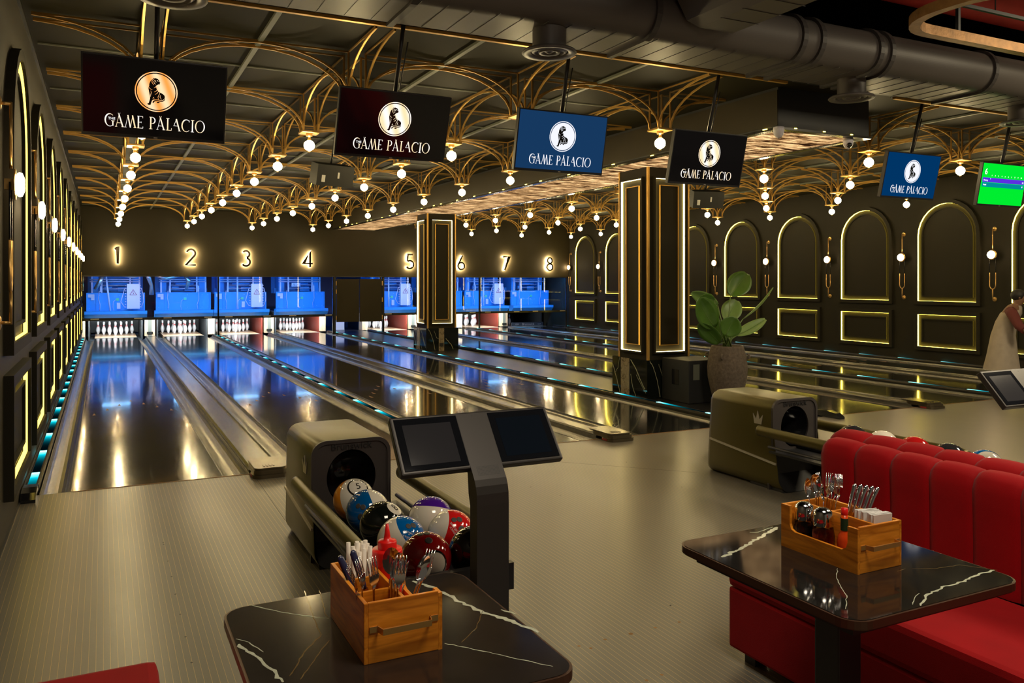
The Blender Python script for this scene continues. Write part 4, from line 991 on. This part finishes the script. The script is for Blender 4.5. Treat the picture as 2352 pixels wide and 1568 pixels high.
# ------------------------------------------------------------------ tables
def onz(u_, v_, Z):
    t_ = (u_-W/2)/F; s_, c_ = math.sin(YAW), math.cos(YAW); k = (CH-Z)/((v_-HY)/F); return ((s_+t_*c_)*k, (c_-t_*s_)*k)
def vein(mb, pts, wd, org, mi):
    P_ = [Vector(onz(*p, .75))-Vector(org) for p in pts]; Q = []; Wd = []
    for a, b_ in zip(P_, P_[1:]):
        n = max(2, int((b_-a).length/.012))
        for i in range(n):
            q = a.lerp(b_, i/n); j = wd*.35+.0008; Q.append((q.x+random.uniform(-j, j), q.y+random.uniform(-j, j))); Wd.append(wd*random.uniform(.6, 1.25))
    Q.append(tuple(P_[-1])); Wd.append(wd*.5); Wd[0] = wd*.5; mb.mat(mi)
    mb.ribbon(Q, Wd, .7495, .7503, 'z')
def table(x0, x1, y0, y1, m, label, veins):
    t = thing('dining_table', label, 'table', ((x0+x1)/2, (y0+y1)/2, 0), group='marble dining tables')
    a, b_ = (x1-x0)/2, (y1-y0)/2
    tp = MB().prism(rrect(-a+.006, a-.006, -b_+.006, b_-.006, .055, 6), .738, .75); random.seed(11)
    for pts, wd, mi in veins: vein(tp, pts, wd, ((x0+x1)/2, (y0+y1)/2), mi)
    obj('tabletop', tp, [m, m_vein, m_veing], t)
    obj('edge_band', MB().ring(rrect(-a, a, -b_, b_, .06, 6), rrect(-a+.0065, a-.0065, -b_+.0065, b_-.0065, .055, 6), .728, .7485).prism(rrect(-a+.004, a-.004, -b_+.004, b_-.004, .06, 6), .724, .737), m_edge, t)
    obj('under_frame', MB().box(-a+.05, a-.05, -b_+.05, b_-.05, .695, .724), m_black, t)
    obj('pedestal', MB().box(-.045, .045, -.045, .045, .02, .695, .004), m_plastic, t)
    obj('foot', MB().box(-.2, .2, -.2, .2, 0, .02, .004), m_plastic, t)
table(.262, .900, 1.478, 2.155, m_tabtop2, 'small black marble table at lower left with worn top',
      [([(948, 1334), (1000, 1350), (1055, 1382), (1110, 1405), (1175, 1425), (1236, 1452)], .011, 1), ([(546, 1480), (590, 1508), (618, 1530), (650, 1566)], .008, 1),
       ([(572, 1388), (610, 1398), (660, 1408), (755, 1420)], .0028, 1), ([(1020, 1477), (1110, 1495), (1200, 1515), (1270, 1530)], .0025, 1), ([(543, 1467), (570, 1475), (605, 1497)], .0025, 1), ([(1150, 1400), (1185, 1410)], .005, 1),
       ([(700, 1357), (722, 1425), (738, 1458), (700, 1495), (665, 1552)], .003, 2), ([(734, 1355), (748, 1410), (756, 1420)], .003, 2), ([(756, 1470), (725, 1510), (690, 1560)], .0022, 2), ([(1110, 1400), (1095, 1440), (1060, 1475)], .0018, 2)])
table(1.600, 2.255, 1.390, 2.085, m_tabtop, 'small polished black marble table at right in front of the sofa',
      [([(1658, 1279), (1690, 1266), (1722, 1248), (1750, 1231), (1785, 1210)], .012, 1), ([(2114, 1390), (2128, 1368), (2165, 1348), (2210, 1336), (2250, 1318), (2284, 1309)], .0065, 1),
       ([(1924, 1305), (1920, 1325), (1930, 1345), (1945, 1368), (1942, 1398)], .0022, 1), ([(2096, 1388), (2100, 1372), (2112, 1362)], .002, 1), ([(2095, 1306), (2150, 1305), (2205, 1297), (2290, 1309)], .0016, 2), ([(1775, 1210), (1740, 1222), (1722, 1222)], .003, 1), ([(2062, 1312), (2080, 1306)], .002, 2)])

# ------------------------------------------------------------------ sofas
def sofa(xf, dirx, y0, y1, label, seat=True, zt=.87, ch=.178, depth=.53, th=.15):
    """bench along y; xf = front of the back cushion; dirx = side the seat faces"""
    t = thing('banquette_sofa', label, 'sofa', (xf, (y0+y1)/2, 0))
    yo = (y0+y1)/2; n = int((y1-y0)/ch)
    for k in range(n):
        b1 = y1-yo-k*ch; b0 = b1-ch
        # upright channel: rounded in plan and rolled over the top
        mb = MB(); nseg = 8; rings = []
        path = [(0, .44), (0, .60), (-.004, .74), (-.006, .80), (.006, .845), (.035, .868), (.08, .873), (th-.03, .86), (th-.005, .83), (th, .78), (th, .12)]
        for px, pz in path:
            rr = []
            for q in range(nseg+1):
                f_ = q/nseg; bul = math.sin(PI*f_)**.3
                inset = (1-bul)*.011
                kx = px+inset if px < th*.5 else px-inset
                kz = pz-(inset if pz > .84 else 0)
                rr.append(mb.bm.verts.new((-dirx*-1*kx if False else (kx*(-dirx)), b0+f_*(b1-b0), kz*zt/.87)))
            rings.append(rr)
        for A, B in zip(rings, rings[1:]):
            for q in range(nseg):
                f = mb.bm.faces.new((A[q], A[q+1], B[q+1], B[q])); f.smooth = True
        mb.bm.faces.new([r_[0] for r_ in rings]); mb.bm.faces.new([r_[-1] for r_ in rings][::-1])
        obj('back_cushion', mb, m_velvet, t)
    if seat:
        s0, s1 = sorted((0, dirx*depth)); a_, b_ = y0-yo, y1-yo
        obj('seat_cushion', MB().box(s0-.0 if dirx < 0 else s0, s1, a_, b_, .30, .445, .025), m_velvet, t, smooth=False)
        f0, f1 = sorted((dirx*.0, dirx*(depth-.003)))
        obj('base', MB().box(f0, f1, a_+.004, b_-.004, .05, .299, .012), m_velvet, t)
        lg = [(dirx*(depth-.07), b_-.09), (dirx*.1, b_-.09), (dirx*(depth-.07), a_+.2)]
        for lx, ly in lg: obj('leg', MB().box(lx-.03, lx+.03, ly-.03, ly+.03, 0, .05), m_plastic, t)
    else:
        obj('base', MB().box(min(0, -dirx*th), max(0, -dirx*th), y0-yo, y1-yo, 0.0, .12), m_velvet, t)
    return t
sofa(2.86, -1, -.35, 2.675, 'red velvet channel-back sofa behind the right table')
sofa(3.215, 1, -.2, 2.82, 'second red velvet sofa, back to back beyond the first', zt=.868)
s3 = thing('banquette_sofa', 'red velvet sofa seat at the lower left corner', 'sofa', (-.2, 1.2, 0))
obj('seat_cushion', MB().box(-.30, .345, -1.5, 1.455, .30, .452, .03), m_velvet, s3)
obj('base', MB().box(-.30, .33, -1.5, 1.445, .10, .298, .012), m_velvet, s3)
obj('back_cushion', MB().box(-.325, -.20, -1.5, 1.455, .10, .87, .03), m_velvet, s3)
for ly in (1.35, -1.3): obj('leg', MB().box(.24, .3, ly-.03, ly+.03, 0, .1), m_plastic, s3); obj('leg', MB().box(-.28, -.22, ly-.03, ly+.03, 0, .1), m_plastic, s3)

# ------------------------------------------------------------------ wooden caddies
def caddy(x, y, flip, label):
    """local x 0..18 cm, low cut side at x=0; flip mirrors it in x"""
    t = thing('wooden_caddy', label, 'caddy', (x, y, .75), group='wooden caddies')
    sg = -1 if flip else 1; x0 = .178 if flip else 0
    def X(a): return x0+sg*a
    def BX(a, b_, *r, m=m_oak, nm='side_panel'):
        p, q = sorted((X(a), X(b_))); return obj(nm, MB().box(p, q, *r, .0015), m, t)
    D_, Ht, tk = .288, .130, .009
    low = [(0, 0), (D_, 0), (D_, Ht), (D_-.035, Ht), (D_-.035, .075)]+[(D_-.035-.02*(1-math.cos(a)), .055+.02*(1-math.sin(a))) for a in (PI/4, PI/2)]+[(.055, .055), (.04, .065), (.035, .08), (.035, Ht-.004), (0, Ht-.004)]
    p, q = sorted((X(0), X(tk))); obj('cut_side_panel', MB().prism(low, p, q, 'x'), m_oak, t)
    BX(.178-tk, .178, 0, D_, 0, Ht)
    BX(tk, .178-tk, 0, tk, 0, Ht, m=m_oakX, nm='end_panel'); BX(tk, .178-tk, D_-tk, D_, 0, Ht, m=m_oakX, nm='end_panel')
    BX(.082, .090, tk, D_-tk, .006, Ht-.004, nm='long_divider')
    BX(.09, .178-tk, .098, .105, .006, Ht-.012, m=m_oakX, nm='cross_divider'); BX(.09, .178-tk, .186, .193, .006, Ht-.012, m=m_oakX, nm='cross_divider')
    BX(tk, .178-tk, tk, D_-tk, 0, .006, nm='bottom')
    hb = MB().ribbon([(.03, 0), (.035, -.022), (.145, -.022), (.15, 0)], .0025, .066, .079, 'z').box(.012, .032, -.002, 0, .066, .079).box(.148, .168, -.002, 0, .066, .079)
    obj('handle', hb, m_brass, t)
    return t
caddy(.496, 1.706, True, 'wooden caddy with straws, ketchup and cutlery on the left table')
caddy(1.878, 1.623, False, 'wooden caddy with shakers, sauce and napkins on the right table')

# cutlery: built standing up along +z with the eating end on top
def fork_mesh():
    b = MB(); b.tube([(0, 0, 0), (0, .001, .03), (0, .003, .08), (0, .0, .125), (0, -.004, .14)], [.006, .005, .0032, .0028, .005], 8, True, .45)
    b.prism([(-.005, .138), (.005, .138), (.0115, .15), (.012, .163), (-.012, .163), (-.0115, .15)], -.005, -.0035, 'y')
    for k in range(4):
        x = -.0105+k*.007; b.tube([(x, -.004, .160), (x, -.001, .18), (x*.95, .003, .20)], [.0017, .0015, .0007], 6)
    return mesh(b, m_chrome, 'fork')
def spoon_mesh():
    b = MB(); b.tube([(0, 0, 0), (0, .001, .03), (0, .003, .08), (0, .0, .13), (0, -.002, .15)], [.006, .005, .0032, .0028, .004], 8, True, .45)
    n0 = len(b.bm.verts)
    for i in range(7):
        pass
    rings = []
    for i in range(6):
        f = i/5; rr = []
        for k in range(16):
            a = 2*PI*k/16; rx = .019*f; rz = .03*f
            rr.append(b.bm.verts.new((rx*math.cos(a), .010*(1-f*f)-.002, .175+rz*math.sin(a)*(1.0))))
        rings.append(rr)
    for A, B in zip(rings, rings[1:]):
        for k in range(16):
            try: f = b.bm.faces.new((A[k], A[(k+1) % 16], B[(k+1) % 16], B[k])); f.smooth = True
            except ValueError: pass
    bmesh.ops.remove_doubles(b.bm, verts=b.bm.verts, dist=.00005)
    return mesh(b, m_chrome, 'spoon')
def knife_mesh(mh):
    b = MB(); b.prism([(-.008, 0), (.009, .0), (.009, .10), (-.006, .10)], -.0007, .0007, 'y').mat(1)
    b.tube([(0, 0, .10), (0, 0, .115), (0, 0, .16), (0, 0, .195), (0, 0, .202)], [.006, .0075, .009, .009, .004], 10, True, .6)
    return mesh(b, [m_chrome, mh], 'knife')
fk, spn, knS, knN = fork_mesh(), spoon_mesh(), knife_mesh(m_chrome), knife_mesh(m_navy)
def piece(nm, me, loc, tilt, lab, cat, grp, rz=0, sc=1):
    o = obj(nm, me, None, None, loc, (tilt[0], tilt[1], rz)); o.scale = (sc, sc, sc); tag(o, lab, cat, grp); return o
Lx, Ly, Lz = .496, 1.706, .759
for i, (dx, dy, tx, ty, rz) in enumerate([(.045, .06, .10, -.12, .3), (.030, .075, .0, -.2, .8), (.075, .045, .12, .10, -.2), (.105, .06, .05, .34, .1), (.035, .085, -.18, -.32, 1.2)]):
    piece('fork', fk, (Lx+dx, Ly+dy, Lz), (tx, ty), ['steel fork standing upright at left of the left caddy cutlery', 'steel fork beside the upright fork in the left caddy', 'steel fork half behind the spoons in the left caddy', 'steel fork leaning right in the left caddy', 'steel fork leaning over the left rim, left caddy'][i], 'fork', 'forks', rz, 1.04)
for i, (dx, dy, tx, ty, rz) in enumerate([(.075, .055, .05, .08, .2), (.085, .075, .1, .0, -.3), (.09, .04, .15, .28, .4), (.07, .035, .2, .16, 1.2), (.115, .05, -.1, .30, 2.0)]):
    piece('spoon', spn, (Lx+dx, Ly+dy, Lz), (tx, ty), ['steel spoon with its bowl facing out, left caddy centre', 'tallest steel spoon in the left caddy', 'steel spoon leaning right in the left caddy', 'steel spoon nearest the front rim, left caddy', 'steel spoon low at the right of the left caddy'][i], 'spoon', 'spoons', rz, [1.0, 1.06, 1.0, .92, .7][i])
for i, (dx, dy, tx, ty) in enumerate([(.062, .150, -.20, -.34), (.078, .160, -.16, -.26)]):
    piece('table_knife', knN, (Lx+dx, Ly+dy, Lz), (tx, ty), ['navy-handled knife, left of the pair beside the straws', 'navy-handled knife, right of the pair beside the straws'][i], 'knife', 'navy-handled knives', .4, .95)
st = MB().tube([(0, 0, 0), (0, 0, .165)], .0052, 8); st_me = mesh(st, m_straw, 'straw')
random.seed(3)
for i in range(16):
    dx, dy = .040+(i % 4)*.0115, .225+(i//4)*.0125
    o = obj('drinking_straw', st_me, None, None, (Lx+dx, Ly+dy, Lz), (random.uniform(-.05, .03), random.uniform(-.03, .05), 0)); o.scale = (1, 1, random.uniform(.95, 1.08))
    tag(o, 'paper-wrapped drinking straw in the bundle in the left caddy', 'straw', 'wrapped straws in the left caddy')
k = thing('ketchup_bottle', 'red plastic squeeze bottle of ketchup in the left caddy', 'bottle', (Lx+.127, Ly+.236, Lz)); k.scale = (1.15, 1.15, 1.12)
obj('bottle', MB().lathe([(0, 0), (.030, 0), (.032, .01), (.032, .112), (.0325, .114), (.0325, .133), (.031, .137), (0, .137)], 24), m_ketchup, k)
obj('cap', MB().lathe([(.020, .137), (.020, .152), (.018, .155), (.008, .156), (.0065, .165), (.003, .190), (0, .191)], 20), m_ketchup, k)
Rx, Ry = 1.878, 1.623
for i, (dx, dy, tx, ty, rz) in enumerate([(.11, .255, .0, -.30, .3), (.12, .25, .05, -.12, -.2), (.13, .215, .0, .05, .4), (.12, .225, -.1, -.38, .9)]):
    piece('spoon', spn, (Rx+dx, Ry+dy, Lz), (tx, ty), ['steel spoon leaning far left in the right caddy', 'tall steel spoon standing at the back of the right caddy', 'steel spoon in the middle of the right caddy cutlery', 'leftmost tilted spoon in the right caddy'][i], 'spoon', 'spoons', rz, 1.04)
for i, (dx, dy, tx, ty, rz) in enumerate([(.13, .26, .0, -.02, .2), (.135, .25, .0, .12, -.3), (.14, .24, .06, .2, .1), (.145, .225, .05, .32, .4), (.135, .21, .12, .25, .9)]):
    piece('fork', fk, (Rx+dx, Ry+dy, Lz), (tx, ty), f'steel fork in the right caddy, {ORD[i]} from the left', 'fork', 'forks', rz, 1.04)
for i in range(5):
    piece('table_knife', knS, (Rx+.105+i*.011, Ry+.155-i*.004, Lz), (.02, .30+.05*i), f'steel table knife in the right caddy, {ORD[i]} from the left', 'knife', 'steel knives in the right caddy', 0, 1.0)
for i in range(11):
    o = obj('paper_napkin', MB().prism([(-.038, 0), (.036, 0), (.036, .088+random.uniform(-.003, .003)), (-.036-random.uniform(0, .008), .092)], 0, .0035, 'y'), m_paper, None, (Rx+.130, Ry+.022+i*.0065, Lz+.048), (random.uniform(-.03, .03), 0, random.uniform(-.03, .03)))
    tag(o, 'folded white napkin standing in the right caddy stack', 'napkin', 'napkins in the right caddy')
for i, (dy, m, nm) in enumerate(((.238, m_herb, 'dark seasoning'), (.165, m_chili, 'red chilli flakes'))):
    s_ = thing('spice_shaker', f'glass shaker with chrome lid holding {nm}', 'shaker', (Rx+.045, Ry+dy, Lz), group='glass shakers in the right caddy'); s_.scale = (1.12, 1.12, 1.30)
    obj('glass_jar', MB().lathe([(0, 0), (.026, 0), (.029, .008), (.030, .04), (.026, .06), (.024, .066)], 20), m_jar, s_)
    obj('contents', MB().lathe([(0, .003), (.024, .003), (.0265, .01), (.027, .048), (.0, .056)], 20), m, s_)
    obj('chrome_lid', MB().lathe([(.0265, .062), (.0275, .068), (.0275, .078), (.023, .094), (.012, .101), (0, .102)], 22), m_chrome, s_)
k = thing('sauce_bottle', 'small hot sauce bottle with red cap and green neck label', 'bottle', (Rx+.042, Ry+.083, Lz)); k.scale = (1.12, 1.12, 1.18)
obj('bottle', MB().lathe([(0, 0), (.016, 0), (.0175, .004), (.0175, .05), (.0155, .062), (.0085, .072), (.0085, .112), (0, .112)], 18), m_sauce, k)
obj('neck_label', MB().lathe([(.0095, .074), (.0095, .104)], 18), m_greenl, k)
obj('cap', MB().lathe([(.0085, .112), (.0088, .114), (.0088, .128), (0, .129)], 16), m_ketchup, k)
obj('front_label', MB().lathe([(.0179, .012), (.0179, .028)], 18), m_paper, k)

# ------------------------------------------------------------------ subwoofer, plant
t = thing('floor_speaker', 'large black box loudspeaker on the floor beside the near pillar', 'speaker', (6.7, 8.42, 0))
obj('cabinet', MB().box(0, .60, 0, .56, .0, .55, .008), m_spk, t)
obj('handle_recess', MB().ring([(.20, .22), (.34, .22), (.34, .42), (.20, .42)], [(.22, .235), (.32, .235), (.32, .405), (.22, .405)], -.006, .0, 'x').box(-.004, .0, .22, .32, .235, .405).box(-.008, -.004, .22, .32, .315, .325), m_blackgl, t)
obj('spec_label', MB().box(.07, .17, -.004, 0, .30, .50), m_batten, t)
obj('orange_sticker', MB().box(.36, .42, -.004, 0, .25, .31), m_orange, t)
P0 = (7.07, 8.12)
p = thing('potted_plant', 'broad-leaved green plant in a rough brown pot near the pillar', 'plant', (P0[0], P0[1], 0))
obj('pot', MB().lathe([(0, 0), (.15, 0), (.16, .02), (.205, .18), (.243, .36), (.25, .48), (.235, .62), (.205, .73), (.195, .755), (.175, .755), (.18, .72), (0, .70)], 32), m_pot, p)
for k in range(4):
    a = k*PI/2+.6; x, y = .235*math.cos(a), .235*math.sin(a)
    n0 = MB(); n0.tube([(x+.012*math.cos(a), y+.012*math.sin(a), .66), (x+.04*math.cos(a), y+.04*math.sin(a), .645), (x+.04*math.cos(a), y+.04*math.sin(a), .61), (x+.012*math.cos(a), y+.012*math.sin(a), .60)], .012, 8)
    obj('pot_lug', n0, m_pot, p)
def leaf(base, tip, width, dy0, dy1, m, stem=True, face=.5, curl=.12):
    """blade from base to tip given where they appear around the pot, at their own depth"""
    A = at(*base, P0[1]+dy0)-Vector((*P0, 0)); B = at(*tip, P0[1]+dy1)-Vector((*P0, 0)); R0 = Vector((random.uniform(-.05, .05), random.uniform(-.05, .05), .72))
    if stem:
        obj('leaf_stem', MB().tube([R0, R0.lerp(A, .5)+Vector((0, 0, .04)), A], [.013, .009, .007], 8), m_stem, p)
    d_ = (B-A); L_ = d_.length; view = Vector((-.55, -.82, .1))
    side = d_.cross(view).normalized(); nrm = side.cross(d_).normalized(); side = (side*math.cos(face)+nrm*math.sin(face)).normalized(); up = side.cross(d_).normalized()
    mb = MB(); n = 12; rings = []
    for i in range(n+1):
        f = i/n; wd = width*.5*(math.sin(PI*min(1, f*.93+.035))**.62); c0 = A+d_*f+up*curl*L_*math.sin(PI*f)*-.5
        rings.append([mb.bm.verts.new(c0+side*wd*s_+up*abs(s_)**1.3*wd*.35*math.copysign(1, 1)) for s_ in (-1, -.66, -.33, 0, .33, .66, 1)])
    for a_, b_ in zip(rings, rings[1:]):
        for q in range(6):
            f = mb.bm.faces.new((a_[q], a_[q+1], b_[q+1], b_[q])); f.smooth = True
    o = obj('leaf_blade', mb, m, p); sm_ = o.modifiers.new('thick', 'SOLIDIFY'); sm_.thickness = .003
    obj('leaf_rib', MB().tube([A+d_*f+up*curl*L_*math.sin(PI*f)*-.5+Vector((0, 0, .002)) for f in (0, .25, .5, .75, .95)], [.007, .006, .004, .003, .001], 6), m_stem, o)
random.seed(5)
leaf((1678, 679), (1715, 628), .30, .0, .05, m_leaf, face=.1)
leaf((1640, 752), (1604, 685), .30, -.12, -.2, m_leaf, face=-.2)
leaf((1648, 700), (1588, 672), .17, .1, .1, m_leaf2, face=.2)
leaf((1640, 690), (1606, 684), .16, .0, -.05, m_leaf, face=.3)
leaf((1667, 737), (1692, 690), .26, .08, .14, m_leaf2, face=.1)
leaf((1667, 771), (1688, 728), .27, -.22, -.3, m_leaf, face=-.1)
leaf((1652, 788), (1606, 742), .22, -.08, -.1, m_leaf, face=.5)
leaf((1692, 770), (1758, 733), .16, -.02, .05, m_leaf2, face=.4)
leaf((1706, 733), (1776, 660), .055, .02, .05, m_leaf2, face=1.1)
leaf((1660, 775), (1650, 735), .12, .05, .05, m_leaf, face=.2)
leaf((1668, 780), (1700, 750), .12, .1, .15, m_leaf, face=.4)

# ------------------------------------------------------------------ person at the far right
def skin_body(name, verts, edges, radii, m, parent, root=0, sub=2):
    me = bpy.data.meshes.new(name); me.from_pydata(verts, edges, []); o = bpy.data.objects.new(name, me); C.objects.link(o); o.parent = parent
    md = o.modifiers.new('skin', 'SKIN'); md.use_smooth_shade = True
    for i, v in enumerate(me.skin_vertices[0].data):
        r = radii[i]; v.radius = r if isinstance(r, tuple) else (r, r); v.use_root = i == root
    s_ = o.modifiers.new('sub', 'SUBSURF'); s_.levels = sub; s_.render_levels = sub
    me.materials.append(m); return o
pp = at(2304, 880, 7.6)
pe = thing('person', 'person in a long pale garment with maroon sleeves stooping at the far right', 'person', (pp.x, 7.6, 0), (0, 0, .5))
V_ = [(0, 0, .78), (0, -.04, .98), (0, -.12, 1.15), (0, -.17, 1.22), (0, -.21, 1.30), (0, -.22, 1.38),
      (-.10, 0, .74), (-.12, -.03, .42), (-.12, .02, .08), (-.12, -.08, .04), (.10, 0, .74), (.12, .06, .42), (.12, .14, .09), (.12, .05, .05),
      (-.19, -.12, 1.13), (-.30, -.22, .92), (-.42, -.34, .85), (.19, -.12, 1.13), (.26, -.05, .90), (.30, -.12, .70)]
E_ = [(0, 1), (1, 2), (2, 3), (3, 4), (4, 5), (0, 6), (6, 7), (7, 8), (8, 9), (0, 10), (10, 11), (11, 12), (12, 13), (2, 14), (14, 15), (15, 16), (2, 17), (17, 18), (18, 19)]
R_ = [.13, .12, .13, .055, .085, .08, .085, .06, .04, .04, .085, .06, .04, .04, .055, .042, .03, .055, .042, .03]
skin_body('body', V_, E_, R_, m_skin, pe)
gm = MB(); rings = []
for z, rx, ry, oy in ((.28, .27, .24, .02), (.5, .245, .2, .01), (.78, .185, .16, 0), (.98, .165, .14, -.04), (1.10, .185, .14, -.10), (1.19, .10, .09, -.15), (1.22, .065, .065, -.16)):
    rings.append([gm.bm.verts.new((rx*math.cos(2*PI*k/20)*(1+.03*math.sin(6*2*PI*k/20)*(z < .8)), ry*math.sin(2*PI*k/20)*(1+.05*math.sin(6*2*PI*k/20)*(z < .8))+oy, z)) for k in range(20)])
for A, B in zip(rings, rings[1:]):
    for k in range(20):
        f = gm.bm.faces.new((A[k], A[(k+1) % 20], B[(k+1) % 20], B[k])); f.smooth = True
obj('long_garment', gm, m_cloth, pe)
obj('sleeve', MB().tube([(-.14, -.10, 1.14), (-.21, -.13, 1.10), (-.30, -.22, .93), (-.37, -.29, .88)], [.075, .075, .062, .058], 14), m_marcl, pe)
obj('sleeve', MB().tube([(.14, -.10, 1.14), (.21, -.12, 1.10), (.27, -.05, .90), (.29, -.09, .78)], [.075, .075, .062, .058], 14), m_marcl, pe)
obj('hair', MB().ball((0, -.19, 1.365), .098, 3, (1, 1.02, .95)), m_hair, pe)
obj('face', MB().ball((0, -.245, 1.335), .075, 3, (.95, .75, 1.15)).ball((0, -.31, 1.33), .014, 1).ball((-.085, -.21, 1.33), .015, 1).ball((.085, -.21, 1.33), .015, 1), m_skin, pe)
